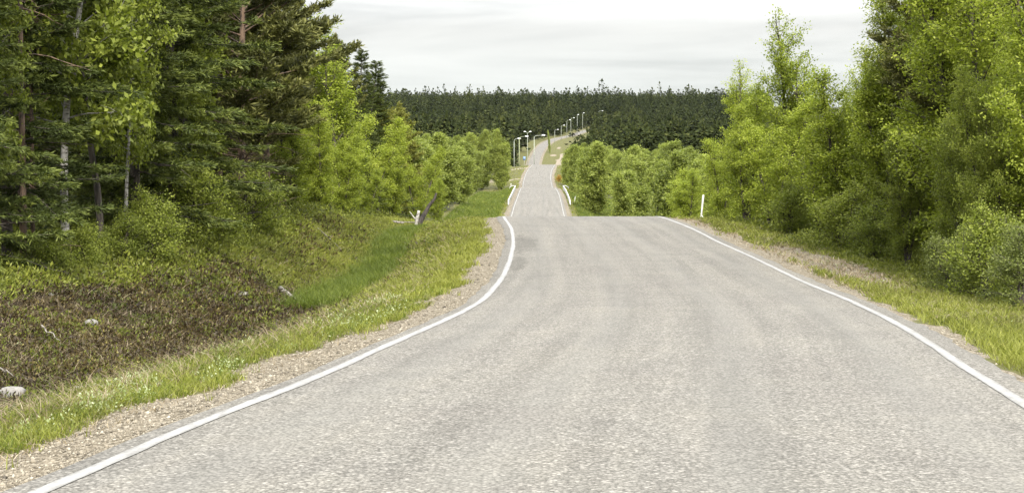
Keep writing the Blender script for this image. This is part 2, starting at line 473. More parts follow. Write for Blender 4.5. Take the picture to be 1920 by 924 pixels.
def ground_mat():
    m, t, b = mat('roadside_ground')
    oc = nd(t, 'ShaderNodeTexCoord').outputs['Object']
    n_s = noise(t, 14, 6, .7, oc); n_m = noise(t, 2.2, 5, .65, oc); n_f = noise(t, 60, 4, .7, oc)
    grass = ramp(t, n_s, [(.3, (.045, .042, .018)), (.5, (.08, .082, .026)), (.7, (.13, .135, .038))])
    grass = mixc(t, ramp(t, n_m, [(.45, 0.0), (.65, .5)]), grass, (.12, .10, .045))
    v = nd(t, 'ShaderNodeTexVoronoi', i_Scale=45.0); t.links.new(oc, v.inputs[0])
    sc = nd(t, 'ShaderNodeSeparateColor'); t.links.new(v.outputs['Color'], sc.inputs[0])
    grav = ramp(t, sc.outputs[0], [(0, (.065, .055, .038)), (.5, (.16, .138, .10)), (.85, (.23, .20, .15)), (1, (.34, .31, .25))])
    grav = mixc(t, 1.0, grav, ramp(t, n_m, [(.3, (.78, .76, .72)), (.6, (1.05, 1.05, 1.05))]), 'MULTIPLY')
    heath = ramp(t, n_s, [(.3, (.022, .015, .010)), (.5, (.045, .032, .019)), (.7, (.08, .07, .03))])
    floor = ramp(t, n_s, [(.3, (.018, .018, .008)), (.55, (.045, .045, .018)), (.75, (.075, .08, .025))])
    sand = ramp(t, n_s, [(.3, (.15, .125, .09)), (.7, (.26, .225, .17))])
    def edge(a, k=.9):
        return ramp(t, math_n(t, 'ADD', attr(t, a), math_n(t, 'MULTIPLY', math_n(t, 'SUBTRACT', math_n(t, 'MULTIPLY', math_n(t, 'ADD', n_s, n_m), .5), .5), k)), [(.44, 0.0), (.56, 1.0)])
    c = mixc(t, edge('heath'), grass, heath)
    c = mixc(t, edge('floor'), c, floor)
    c = mixc(t, edge('gravel'), c, grav)
    c = mixc(t, edge('sand', .6), c, sand)
    t.links.new(c, b.inputs['Base Color']); b.inputs['Roughness'].default_value = .95
    b.inputs['Specular IOR Level'].default_value = .15
    bp = nd(t, 'ShaderNodeBump', i_Strength=.7, i_Distance=.03); t.links.new(n_s, bp.inputs['Height'])
    t.links.new(bp.outputs[0], b.inputs['Normal'])
    return m
M['ground'] = ground_mat()

# ------------------------------------------------------------------ the ground, the road, its markings
rows = [-25.0, -15, -8, -3, 0, 2, 4]
y_ = 5.0
while y_ < 4000:
    rows.append(y_); y_ += max(.10, y_ * (.0085 if y_ < 420 else .012 if y_ < 1400 else .06))
rows = np.array(rows)
half = [0, 1.0, 2.0, 3.0, 3.32, 3.36]
u_ = 3.45
while u_ < 12: half.append(u_); u_ += .16 if u_ < 8.6 else .25
while u_ < 900: half.append(u_); u_ *= 1.10
half = np.array(half)
cols = np.concatenate([-half[::-1], half[1:]])
YY, UU = np.meshgrid(rows, cols, indexing='ij')
XX = cx(YY) + UU
ZZ = ground(XX, YY)

def masks(X, Y, U):
    a = np.abs(U); L = U < 0
    wob = .28 * fbm(X / .8, Y / 1.1, 3, 31)
    g_out = np.where(L, pchip([-60, 8, 14, 22, 40, 60, 2000], [4.15, 4.1, 4.15, 4.05, 3.95, 3.9, 4.2], Y),
                     pchip([-60, 20, 28, 40, 55, 70, 2000], [3.65, 3.7, 3.9, 4.3, 4.3, 3.9, 4.0], Y))
    gravel = 1 - sstep(g_out - .15, g_out + .25, a + wob * np.where(Y > 100, .5, 1)) * np.where(Y > 100, .62, 1)
    # bare stony patch on the right verge
    bare = np.exp(-((Y - 36) / 9.5)**2) * np.exp(-((U - 5.0) / 1.0)**2)
    gravel = np.maximum(gravel, np.where(L, 0, sstep(.35, .75, bare + .25 * wob)))
    heath = np.where(L, sstep(6.3, 7.4, a + wob) * (1 - sstep(10.6, 11.8, a + wob)) * (1 - sstep(29, 40, Y + 5 * wob)), 0)
    heath = np.maximum(heath, np.where(L, .45 * sstep(8.3, 9.2, a) * sstep(30, 45, Y) * (1 - sstep(80, 110, Y)), 0))
    floor = np.where(L, sstep(11.0, 12.5, a + wob), sstep(6.5, 8.5, a + wob))
    floor = np.where(Y > 640, floor * np.where((U > -6) & (U < 30), .0, 1), floor)
    sand = np.zeros_like(X)
    sand = np.maximum(sand, np.where((np.abs(Y - 329) < 2.6 + .35 * (a - 4)) & (U > -13.5) & (U < -3.5), 1, 0))
    sand = np.maximum(sand, np.where((np.abs(Y - 372) < 2.5) & (U > -8.0) & (U < -3.5), 1, 0))
    sand = np.maximum(sand, np.where((np.abs(U - 12 - (Y - 700) * .035) < 1.5) & (Y > 690) & (Y < 780), 1, 0))
    for sy, su, ry, ru in ((770, 9, 9, 3.0), (740, 12, 6, 2.2), (820, 10, 10, 2.0)):
        sand = np.maximum(sand, np.exp(-((Y - sy) / ry)**2 - ((U - su) / ru)**2) * .8)
    return gravel, heath, floor, sand

nr, nc = YY.shape
mb = MB(); idx = np.arange(nr * nc).reshape(nr, nc)
mb.add(np.stack([XX, YY, ZZ], -1).reshape(-1, 3),
       np.stack([idx[:-1, :-1], idx[:-1, 1:], idx[1:, 1:], idx[1:, :-1]], -1).reshape(-1, 4))
gm = mb.mesh('ground', M['ground'], True)
for nm, arr in zip(('gravel', 'heath', 'floor', 'sand'), masks(XX, YY, UU)):
    at_ = gm.attributes.new(nm, 'FLOAT', 'POINT'); at_.data.foreach_set('value', arr.astype(np.float32).ravel())
tag(link('ground', gm), 'grassy and sandy ground on both sides of the road', kind='structure')

rr = rows[(rows < 1400)]
w_taper = np.interp(rr, [0, 500, 700, 1400], [1, 1, .82, .82])
def strip(name, offs, lift, material, edge_attr, jit=0.0, ymax=1400, side_noise=3):
    r_ = rr[rr <= ymax]; w_ = w_taper[:len(r_)]
    o = np.array(offs, float)
    Y = np.repeat(r_[:, None], len(o), 1); U = o[None, :] * w_[:, None]
    if jit:
        U[:, 0] += jit * fbm(r_ / .7, r_ * 0 + side_noise, 3); U[:, -1] += jit * fbm(r_ / .7, r_ * 0 + side_noise + 9.5, 3)
    if name == 'road_marking':
        mid = np.mean(offs); U = mid * w_[:, None] + (U - mid * w_[:, None]) * np.interp(r_, [0, 120, 160, 450], [1, 1, .8, .8])[:, None]
    X = cx(Y) + U; Z = cz(Y) + lift
    if np.ndim(lift) == 0: pass
    n0, n1_ = Y.shape; ii = np.arange(n0 * n1_).reshape(n0, n1_)
    m_ = MB()
    m_.add(np.stack([X, Y, Z * np.ones_like(X)], -1).reshape(-1, 3),
           np.stack([ii[:-1, :-1], ii[:-1, 1:], ii[1:, 1:], ii[1:, :-1]], -1).reshape(-1, 4))
    me = m_.mesh(name, material, True)
    a1 = me.attributes.new('off', 'FLOAT', 'POINT'); a1.data.foreach_set('value', np.broadcast_to(np.array(edge_attr, float), Y.shape).astype(np.float32).ravel())
    if name == 'road':
        p_ = np.exp(-((Y - 41) / 5.5)**2) * np.exp(-((U + 2.75) / .35)**2) + .9 * np.exp(-((Y - 33) / 2.5)**2) * np.exp(-((U + 2.85) / .25)**2)
        a2 = me.attributes.new('patch', 'FLOAT', 'POINT'); a2.data.foreach_set('value', p_.astype(np.float32).ravel())
    return me
ro = [-3.36, -3.30, -2.9, -2.5, -2, -1.5, -1, -.5, 0, .5, 1, 1.5, 2, 2.5, 3.0, 3.34, 3.46]
rl = np.zeros(len(ro)); rl[0] = -.035; rl[-1] = -.035
tag(link('road', strip('road', ro, rl[None, :], M['asphalt'], ro, .05)), 'worn pale grey asphalt road rolling over the crests', kind='structure')
for s_, nm in ((-1, 'left'), (1, 'right')):
    cc = 3.1 * s_
    o_ = tag(link('road_marking', strip('road_marking', [cc - .06, cc - .04, cc, cc + .04, cc + .06], .005, M['marking'], [1, .4, 0, .4, 1], .010, 450, 20 + s_ * 7)),
        'worn white edge line along the %s side of the road' % nm, kind='structure')

# ------------------------------------------------------------------ ground cover
def sample(n, ulo, uhi, ylo, yhi, p=1.6):
    """random points, denser near the camera, kept near the view"""
    k = 1 - p
    r = rng.random(n)
    Y = (ylo**k + r * (yhi**k - ylo**k)) ** (1 / k)
    U = rng.uniform(ulo, uhi, n)
    X = cx(Y) + U
    keep = np.abs(X) < Y * .40 + 2.5
    return X[keep], Y[keep], U[keep]

def pts(X, Y): return np.stack([X, Y, ground(X, Y)], 1)

def grass_patch(name, material, n, ulo, uhi, ylo, yhi, h, label, mask=None, tint=(0.2, .9), clump=6, wscale=1.0, lean=.6, mb=None, p=1.6):
    X, Y, U = sample(n, ulo, uhi, ylo, yhi, p)
    if mask is not None:
        k = rng.random(len(X)) < mask(X, Y, U); X, Y, U = X[k], Y[k], U[k]
    sc = np.clip(Y / 16, .8, 3.0) ** .75
    ct = rng.uniform(*tint, len(X)) * .6 + .4 * (.5 + .5 * np.clip(fbm(X / 1.4, Y / 2.2, 2, 77), -1, 1))
    X = np.repeat(X, clump) + rng.normal(0, .03, len(X) * clump) * np.repeat(sc, clump)
    Y = np.repeat(Y, clump) + rng.normal(0, .03, len(Y) * clump) * np.repeat(sc, clump)
    sc = np.repeat(sc, clump)
    b_ = pts(X, Y); m = len(X)
    hh = h * rng.uniform(.5, 1.3, m) * (1 + .15 * sc)
    own = mb is None
    if own: mb = MB()
    blades(mb, b_ - [0, 0, .01], hh, .009 * wscale * sc * rng.uniform(.7, 1.3, m), rng.uniform(.2, lean * 2.2, m), np.clip(np.repeat(ct, clump) + rng.normal(0, .12, m), 0, 1))
    if own: tag(link(name, mb.mesh(name, material)), label, kind='stuff')

def gmask(X, Y, U): return 1 - np.clip(masks(X, Y, U)[0] * 1.25, 0, .985)

# low leafy clumps (heather, crowberry, herbs)
def leafy(name, material, n, ulo, uhi, ylo, yhi, rad, per, L, label, mask=None, tint=(.1, .9), mb=None, p=1.6, hscale=1.0):
    X, Y, U = sample(n, ulo, uhi, ylo, yhi, p)
    if mask is not None:
        k = rng.random(len(X)) < mask(X, Y, U); X, Y, U = X[k], Y[k], U[k]
    m = len(X); base = pts(X, Y)
    sc = np.clip(Y / 18, .8, 3.2) ** .7
    ct = rng.uniform(*tint, m) * .65 + .35 * (.5 + .5 * np.clip(fbm(X / 1.7, Y / 2.6, 2, 99), -1, 1))
    r = rad * rng.uniform(.5, 1.3, m) * (.75 + .25 * sc)
    b_ = np.repeat(base, per, 0); r = np.repeat(r, per); sc = np.repeat(sc, per)
    d = rng.normal(0, 1, (m * per, 3)); d[:, 2] = np.abs(d[:, 2]); d = norm(d)
    pos = b_ + d * (r * rng.uniform(.15, 1, m * per) ** .6)[:, None] * [1, 1, .8 * hscale]
    dd = norm(d + rng.normal(0, .5, d.shape) + [0, 0, .3])
    own = mb is None
    if own: mb = MB()
    leaves(mb, pos, dd, rng.normal(0, 1, d.shape), L * sc * rng.uniform(.6, 1.4, m * per), L * .5 * sc * rng.uniform(.6, 1.4, m * per),
           np.clip(np.repeat(ct, per) + rng.normal(0, .14, m * per), 0, 1))
    if own: tag(link(name, mb.mesh(name, material)), label, kind='stuff')

g1 = MB()
grass_patch('', None, 9000, -5.9, -3.7, 6, 34, .09, '', gmask, mb=g1)
grass_patch('', None, 9000, -7.6, -3.7, 28, 80, .11, '', gmask, mb=g1)
grass_patch('', None, 15000, 3.6, 9.5, 12, 80, .12, '', gmask, mb=g1)
grass_patch('', None, 9000, -11.5, -7.0, 34, 95, .16, '', mb=g1, tint=(.0, .6))
grass_patch('', None, 6000, -10, -3.8, 80, 380, .25, '', gmask, mb=g1, wscale=2.2)
grass_patch('', None, 6000, 3.8, 10, 80, 380, .25, '', gmask, mb=g1, wscale=2.2)
tag(link('roadside_grass', g1.mesh('roadside_grass', M['grass'])), 'short yellow green grass on both verges of the road', kind='stuff')
g2 = MB()
grass_patch('', None, 7000, -8.2, -6.6, 30, 70, .26, '', lambda X, Y, U: .9 * np.exp(-((U + 7.4) / .5)**2), mb=g2, tint=(.3, .8), clump=7)
grass_patch('', None, 5000, -11, -4.6, 150, 290, .3, '', mb=g2, tint=(.4, 1), wscale=2.6)
grass_patch('', None, 5000, 4.8, 13, 130, 230, .3, '', mb=g2, tint=(.3, .9), wscale=2.6)
grass_patch('', None, 2500, -5.6, -4.0, 7, 30, .10, '', lambda X, Y, U: gmask(X, Y, U) * (.3 + .7 * (fbm(X / .7, Y / 1.5, 2, 5) > .05)), mb=g2, tint=(.5, 1))
tag(link('lush_grass', g2.mesh('lush_grass', M['ditch'])), 'bright green lush grass in the ditch and over the embankment', kind='stuff')

hm = lambda X, Y, U: np.clip(masks(X, Y, U)[1], .0, 1) ** 1.5 * (.55 + .45 * (fbm(X / .8, Y / 1.5, 2, 41) > -.25)) + .02
leafy('heather', M['heath'], 13000, -12.8, -6.0, 9, 62, .20, 22, .05, 'dark brown heather scrub covering the left bank below the forest', hm, (.0, .75))
h2 = MB()
leafy('', None, 12000, -8.0, -4.1, 7, 62, .10, 10, .040, '', lambda X, Y, U: gmask(X, Y, U) * (.35 + .65 * sstep(4.2, 5.2, -U)), (.3, 1), mb=h2)
leafy('', None, 6500, -10.5, -5.6, 7, 62, .15, 14, .05, '', lambda X, Y, U: .2 + .8 * (fbm(X / .9, Y / 1.6, 2, 19) > .1), (.0, .6), mb=h2)
leafy('', None, 13000, -19, -10.4, 14, 110, .26, 16, .06, '', None, (.1, 1), mb=h2, hscale=1.5)
leafy('', None, 11000, 5.6, 13, 16, 110, .22, 16, .055, '', lambda X, Y, U: .25 + .75 * sstep(6, 7.5, U), (.1, .9), mb=h2, hscale=1.4)
leafy('', None, 5200, -13.5, -10.2, 20, 50, .22, 14, .06, '', None, (.6, 1), mb=h2)
leafy('', None, 9000, -12, -6.8, 26, 95, .13, 12, .05, '', lambda X, Y, U: .3 + .7 * (fbm(X / 1.2, Y / 2, 2, 8) > .0), (.1, .9), mb=h2, p=1.2)
leafy('', None, 3000, -11.5, -6.8, 9, 32, .10, 10, .045, '', lambda X, Y, U: (fbm(X / .9, Y / 1.6, 2, 12) > .35) * .9, (.1, .8), mb=h2)
leafy('', None, 9000, 3.8, 7.5, 12, 60, .09, 9, .035, '', gmask, (.3, .9), mb=h2)
tag(link('undergrowth', h2.mesh('undergrowth', M['herb'])), 'green leafy undergrowth at the foot of the trees', kind='stuff')
h3 = MB()
leafy('', None, 1700, -5.8, -4.3, 7.5, 26, .09, 9, .030, '', lambda X, Y, U: (fbm(X / .6, Y / 1.3, 2, 55) > .25) * .9, (.1, 1), mb=h3, hscale=2.2)
leafy('', None, 500, -11, -8, 14, 40, .10, 9, .028, '', lambda X, Y, U: (fbm(X / .8, Y / 1.6, 2, 51) > .5) * .9, (.0, .8), mb=h3, hscale=1.6)
leafy('', None, 220, 4.2, 6, 17, 40, .05, 5, .022, '', None, (.1, 1), mb=h3, hscale=2.2)
tag(link('flowering_weeds', h3.mesh('flowering_weeds', M['flower'])), 'pale flowering weeds along the gravel shoulder', kind='stuff')
h4 = MB()
grass_patch('', None, 9000, -11.5, -4.6, 9, 80, .14, '', mb=h4, tint=(.0, .8), clump=3, lean=1.3)
grass_patch('', None, 2600, 3.9, 6.4, 20, 60, .08, '', mb=h4, tint=(.2, 1), clump=4, lean=1.4)
grass_patch('', None, 1500, -5, -3.9, 6.5, 40, .05, '', mb=h4, tint=(.2, 1), clump=3, lean=1.6)
tag(link('dry_grass', h4.mesh('dry_grass', M['dry'])), 'thin dry stalks and litter between the heather and grass', kind='stuff')

# loose stones of the shoulder
OCT = np.array([[1, 0, 0], [0, 1, 0], [-1, 0, 0], [0, -1, 0], [0, 0, 1], [0, 0, -1]], float)
OT = np.array([[0, 1, 4], [1, 2, 4], [2, 3, 4], [3, 0, 4], [1, 0, 5], [2, 1, 5], [3, 2, 5], [0, 3, 5]])
st = MB()
for ulo, uhi, n in ((-4.5, -3.36, 15000), (3.46, 6.2, 8000)):
    X, Y, U = sample(n, ulo, uhi, 6, 62, 1.9)
    k = rng.random(len(X)) < np.clip(masks(X, Y, U)[0], .02, 1); X, Y = X[k], Y[k]
    m = len(X); s = np.exp(rng.normal(math.log(.009), .45, m)) * np.clip(Y / 14, .8, 3) ** .5
    v = OCT[None] * (s[:, None] * rng.uniform(.6, 1.3, (m, 3)))[:, None, :] * [1, 1, .7] + rng.normal(0, .12, (m, 6, 3)) * s[:, None, None]
    a = rng.uniform(0, 6.28, m); ca, sa = np.cos(a)[:, None], np.sin(a)[:, None]
    v = np.stack([v[..., 0] * ca - v[..., 1] * sa, v[..., 0] * sa + v[..., 1] * ca, v[..., 2]], -1)
    v = v + pts(X, Y)[:, None, :] + [0, 0, .003]
    st.add(v.reshape(-1, 3), t=(np.arange(m)[:, None, None] * 6 + OT[None]).reshape(-1, 3), tint=np.repeat(rng.beta(2, 2, m), 6))
tag(link('shoulder_gravel', st.mesh('shoulder_gravel', M['gstone'])), 'loose pinkish gravel along the road shoulders', kind='stuff')

# ------------------------------------------------------------------ trees
def wander(p0, d, L, n, jit, up=0.0):
    p = [np.array(p0, float)]; d = np.array(d, float); d /= np.linalg.norm(d)
    for i in range(n):
        d = d + np.array([random.gauss(0, jit), random.gauss(0, jit), random.gauss(0, jit) * .6 + up]); d /= np.linalg.norm(d)
        p.append(p[-1] + d * L / n)
    return np.array(p)

def broadleaf(name, seed, h, rad, start=.12, nl=42, leaf=.08, per=34, tw=1.0, bark='bark_dark', leafm='birch', stems=1, top_thin=0.0, bushy=1.0, lw=.62, sides=6, round_=False):
    """returns (trunk mesh, crown mesh): tapered stem with limbs; leaf clumps along fine twigs"""
    random.seed(seed); rs = np.random.default_rng(seed)
    tb = MB(); cb = MB(); TW = []
    for s in range(stems):
        hs = h * (1 if s == 0 else random.uniform(.65, .95))
        lean = (0, 0) if stems == 1 else (random.uniform(-.22, .22), random.uniform(-.22, .22))
        tr = wander((0, 0, -.15), (lean[0], lean[1], 1), hs + .15, 12, .045, .03)
        r0 = (.013 * hs + .025) * (.6 if leafm == 'birch_deep' and nl > 40 else 1)
        tube(tb, tr, r0 * np.linspace(1, .10, len(tr)) ** .9 + .004, sides)
        n_ = int(nl * (1 if s == 0 else .6))
        az = random.uniform(0, 6.28)
        for i in range(n_):
            q = (i + random.random()) / n_
            t = start + (.985 - start) * q
            f = t * 12; k = min(int(f), 11); p0 = tr[k] + (tr[k + 1] - tr[k]) * (f - k)
            az += 2.4 + random.uniform(-.6, .6)
            shape = (math.sin(min(1, (q * .9 + .16)) * math.pi) ** .75 if not round_ else (.62 + .38 * math.sin(q * math.pi)) * (1 - max(0, q - .8) * 2.2)) * random.uniform(.55, 1.15)
            L = rad * max(.18, shape)
            el = R((22 + 42 * q if not round_ else 42 + 34 * q) + random.uniform(-14, 14))
            br = wander(p0, (math.cos(az) * math.cos(el), math.sin(az) * math.cos(el), math.sin(el)), L, 5, .12, (-.02 + .05 * q) if not round_ else -.03)
            tube(tb, br, np.linspace(max(.006, .012 * L + .004), .004, 6), 4, cap=False)
            nt = int((5 + L * 6) * tw)
            for j in range(nt):
                sft = random.uniform(.38, 1.0); g = sft * 5; kk = min(int(g), 4); p1 = br[kk] + (br[kk + 1] - br[kk]) * (g - kk)
                ad = br[kk + 1] - br[kk]; ad /= np.linalg.norm(ad)
                dirn = ad * .7 + np.array([random.gauss(0, .7), random.gauss(0, .7), random.gauss(.12, .45)])
                tl = random.uniform(.25, .7) * min(1, .45 + L * .35) * bushy
                TW.append((p1, dirn / np.linalg.norm(dirn), tl, q))
    P = np.array([a[0] for a in TW]); D = np.array([a[1] for a in TW]); TL = np.array([a[2] for a in TW]); Q = np.array([a[3] for a in TW])
    for i in range(0, len(TW), 2 if leaf < .1 else 5):
        e = P[i] + D[i] * TL[i]
        tube(tb, np.array([P[i], (P[i] + e) / 2 + [0, 0, .02], e]), [.006, .004, .002], 3, cap=False)
    cnt = np.maximum(2, (per * TL / .45 * (1 - top_thin * sstep(.55, 1, Q)) * rs.uniform(.5, 1.4, len(TW)))).astype(int)
    ix = np.repeat(np.arange(len(TW)), cnt); m = len(ix)
    f = rs.uniform(.05, 1.05, m)
    pos = P[ix] + D[ix] * (TL[ix] * f)[:, None] + rs.normal(0, .055 + leaf * .35, (m, 3)) * bushy
    pos[:, 2] -= .06 * f
    dd = norm(D[ix] * .5 + rs.normal(0, .8, (m, 3)) + [0, 0, -.25])
    nn = norm(rs.normal(0, .7, (m, 3)) + [0, 0, .9])
    ctint = rs.uniform(.2, .8, len(TW))[ix]
    leaves(cb, pos, dd, nn, leaf * rs.uniform(.7, 1.35, m), leaf * lw * rs.uniform(.7, 1.3, m), np.clip(ctint + rs.normal(0, .13, m), 0, 1))
    return tb.mesh(name + '_trunk', M[bark], True), cb.mesh(name + '_crown', M[leafm])

def conifer(name, seed, h, rad, kind='spruce', start=.08, per=26, shoot=.15, bare=0, leafm=None, whorl=.36, bark=None):
    random.seed(seed); rs = np.random.default_rng(seed)
    tb = MB(); cb = MB()
    tr = wander((0, 0, -.15), (0, 0, 1), h + .15, 12, .015, .02)
    tube(tb, tr, (.0065 * h + .015) * np.linspace(1, .08, 13) + .004, 7)
    S = []
    pine = kind == 'pine'
    z = start * h; az = 0
    for b in range(bare):                 # dead lower branches
        t = random.uniform(.04, start + .12) * 12; k = int(t); p0 = tr[k] + (tr[k + 1] - tr[k]) * (t - k)
        a = random.uniform(0, 6.28)
        br = wander(p0, (math.cos(a), math.sin(a), random.uniform(-.15, .25)), random.uniform(.5, 1.7), 5, .16, -.02)
        tube(tb, br, np.linspace(.014, .004, 6), 4, tint=.9, cap=False)
        for _ in range(3):
            j = random.randint(1, 4)
            tube(tb, wander(br[j], (random.gauss(0, 1), random.gauss(0, 1), random.gauss(0, .4)), random.uniform(.2, .5), 2, .2), [.006, .004, .002], 3, cap=False)
    while z < h * .985:
        q = z / h; qq = (q - start) / (1 - start)
        nb = random.randint(4, 6) if not pine else random.randint(3, 5)
        for i in range(nb):
            az += 6.28 / nb + random.uniform(-.3, .3)
            if pine: L = rad * (math.sin(min(1, qq * .85 + .22) * math.pi) ** .6) * random.uniform(.55, 1.15); el = R(random.uniform(-5, 25) + 40 * qq)
            else: L = rad * (1 - qq) ** .8 * random.uniform(.65, 1.1) + .12; el = R(-12 + 50 * qq ** 1.5 + random.uniform(-9, 9))
            f = min(q * 12 + random.uniform(-.1, .1), 11.9); k = int(f); p0 = tr[k] + (tr[k + 1] - tr[k]) * (f - k)
            br = wander(p0, (math.cos(az) * math.cos(el), math.sin(az) * math.cos(el), math.sin(el)), L, 5, .06, .035 if not pine else .06)
            tube(tb, br, np.linspace(.010 * L + .006, .003, 6), 3, cap=False)
            ns = int(4 + L * (9 if not pine else 7))
            side = norm(np.cross(br[-1] - br[0], [0, 0, 1.0]))
            for j in range(ns):
                s = random.uniform(.12 if not pine else .35, 1.0); g = s * 5; kk = min(int(g), 4)
                p1 = br[kk] + (br[kk + 1] - br[kk]) * (g - kk); ad = norm(br[kk + 1] - br[kk])
                sg = random.choice((-1, 1))
                sl = (1 - s * .75) * L * random.uniform(.25, .5) + .10
                d = norm(ad * .75 + side * sg * random.uniform(.3, 1.0) + np.array([0, 0, random.uniform(-.25, .15) if not pine else random.uniform(0, .5)]))
                S.append((p1, d, min(sl, .75), q))
        z += whorl * random.uniform(.7, 1.2) * (1 - .45 * qq)
    S.append((tr[-2], np.array([0, 0, 1.0]), h / 14, 1))
    P = np.array([a[0] for a in S]); D = np.array([a[1] for a in S]); SL = np.array([a[2] for a in S])
    cnt = np.maximum(3, per * SL / .4 * rs.uniform(.7, 1.3, len(S))).astype(int)
    ix = np.repeat(np.arange(len(S)), cnt); m = len(ix)
    f = rs.uniform(0, 1, m)
    pos = P[ix] + D[ix] * (SL[ix] * f)[:, None] + rs.normal(0, .012 if not pine else .03, (m, 3))
    dd = norm(D[ix] * (1.0 if not pine else .8) + rs.normal(0, .42 if not pine else .6, (m, 3)) + ([0, 0, .25] if pine else [0, 0, -.05]))
    tint = np.clip(rs.uniform(.15, .7, len(S))[ix] + .35 * f ** 3 + rs.normal(0, .1, m), 0, 1)
    leaves(cb, pos, dd, rs.normal(0, 1, (m, 3)), shoot * rs.uniform(.6, 1.3, m), shoot * (.26 if pine else .19) * rs.uniform(.7, 1.3, m), tint)
    return tb.mesh(name + '_trunk', M[bark or ('bark_pine' if pine else 'bark_dark')], True), cb.mesh(name + '_crown', M[leafm or kind])

K = {}
K['birch_near'] = [broadleaf('birch', 11 + i, 9, r_, .26, 50, .125, 22, 1.15, 'bark_white' if i == 0 else 'bark_dark', 'birch_deep') for i, r_ in enumerate((1.7, 2.0))]
K['birch'] = [broadleaf('birch', 21 + i, 8, (1.55, 1.35, 1.6, 1.45)[i], .06, 50, .098, 25, 1.05, 'bark_dark', 'birch', (3, 2, 3, 2)[i], 0, 1.15, .62, 6, True) for i in range(4)]
K['birch_right'] = [broadleaf('birch', 101 + i, 9, (1.6, 1.8, 1.5)[i], .07, 62, .082, 32, 1.15, 'bark_dark', ('birch_deep', 'birch', 'birch_deep')[i], (3, 2, 2)[i], 0, 1.1, .55, 6, True) for i in range(3)]
K['birch_thin'] = [broadleaf('birch', 41 + i, 9, 1.9, .10, 56, .10, 22, 1.1, 'bark_dark', 'birch', 3, .80, 1.0, .62, 6, True) for i in range(2)]
M['birch_far'] = leaf_mat('hazed_birch_leaf', [(0, (.11, .135, .032)), (.5, (.205, .24, .052)), (1, (.32, .355, .085))], .42, .3)  # distance haze mixed into the leaf colour: less saturated than the nearer birches
K['birch_far'] = [broadleaf('birch', 31 + i, 9, (2.0, 2.3, 1.9, 2.4)[i], .03, 40, .20, 24, .8, 'bark_dark', 'birch_far', (3, 3, 2, 4)[i], 0, 1.5, .7, 4, True) for i in range(4)]
K['willow'] = [broadleaf('willow', 51 + i, 2.6, 1.1, .04, 22, .06, 26, 1.2, 'bark_dark', 'willow', 4) for i in range(3)]
K['shrub'] = [broadleaf('shrub', 61 + i, 2.2, .95, .04, 20, .062, 24, 1.15, 'bark_dark', 'birch_deep', 5, 0, 1.2) for i in range(2)]
K['spruce'] = [conifer('spruce', 71 + i, 12, (1.7, 2.0, 1.5)[i], 'spruce', (.06, .12, .09)[i], 62, .10, (10, 16, 10)[i]) for i in range(3)]
K['pine'] = [conifer('pine', 81 + i, 12, (2.1, 2.4, 1.9)[i], 'pine', (.10, .16, .22)[i], 34, .16, (14, 22, 30)[i], whorl=.40) for i in range(3)]
K['young_pine'] = [conifer('young_pine', 91 + i, 9, 1.7, 'pine', .05, 30, .17, 2, 'larch', .36) for i in range(2)]
K['snag'] = [conifer('pine', 95, 10, 1.3, 'pine', .60, 22, .14, 46, whorl=.6)]

COUNT = {}
def tree(kind, X, Y, h, label, group, name=None, var=None, wide=1.0, lean=(0, 0), cat='tree'):
    base = {'birch': 8, 'birch_near': 9, 'birch_thin': 9, 'birch_right': 9, 'birch_far': 9, 'willow': 2.6, 'shrub': 2.2, 'spruce': 12, 'pine': 12, 'young_pine': 9, 'snag': 10}[kind]
    COUNT[kind] = COUNT.get(kind, 0) + 1
    vs = K[kind]; tm, cm = vs[(COUNT[kind] if var is None else var) % len(vs)]
    nm = name or {'birch_near': 'birch_tree', 'birch': 'birch_tree', 'birch_thin': 'birch_tree', 'birch_right': 'birch_tree', 'birch_far': 'birch_tree', 'willow': 'willow_bush',
                  'shrub': 'birch_bush', 'spruce': 'spruce_tree', 'pine': 'pine_tree', 'young_pine': 'pine_tree', 'snag': 'pine_tree'}[kind]
    e = bpy.data.objects.new(nm, None); C.collection.objects.link(e)
    e.location = (X, Y, float(ground(X, Y)) - .02)
    if h < 0: h = CAM_H + (HORIZON + h) / F * Y - float(ground(X, Y))
    s = h / base
    e.scale = (s * wide, s * wide, s); e.rotation_euler = (lean[0], lean[1], random.uniform(0, 6.28))
    tag(e, label, cat, group)
    link('trunk', tm, e); link('crown', cm, e)
    return e

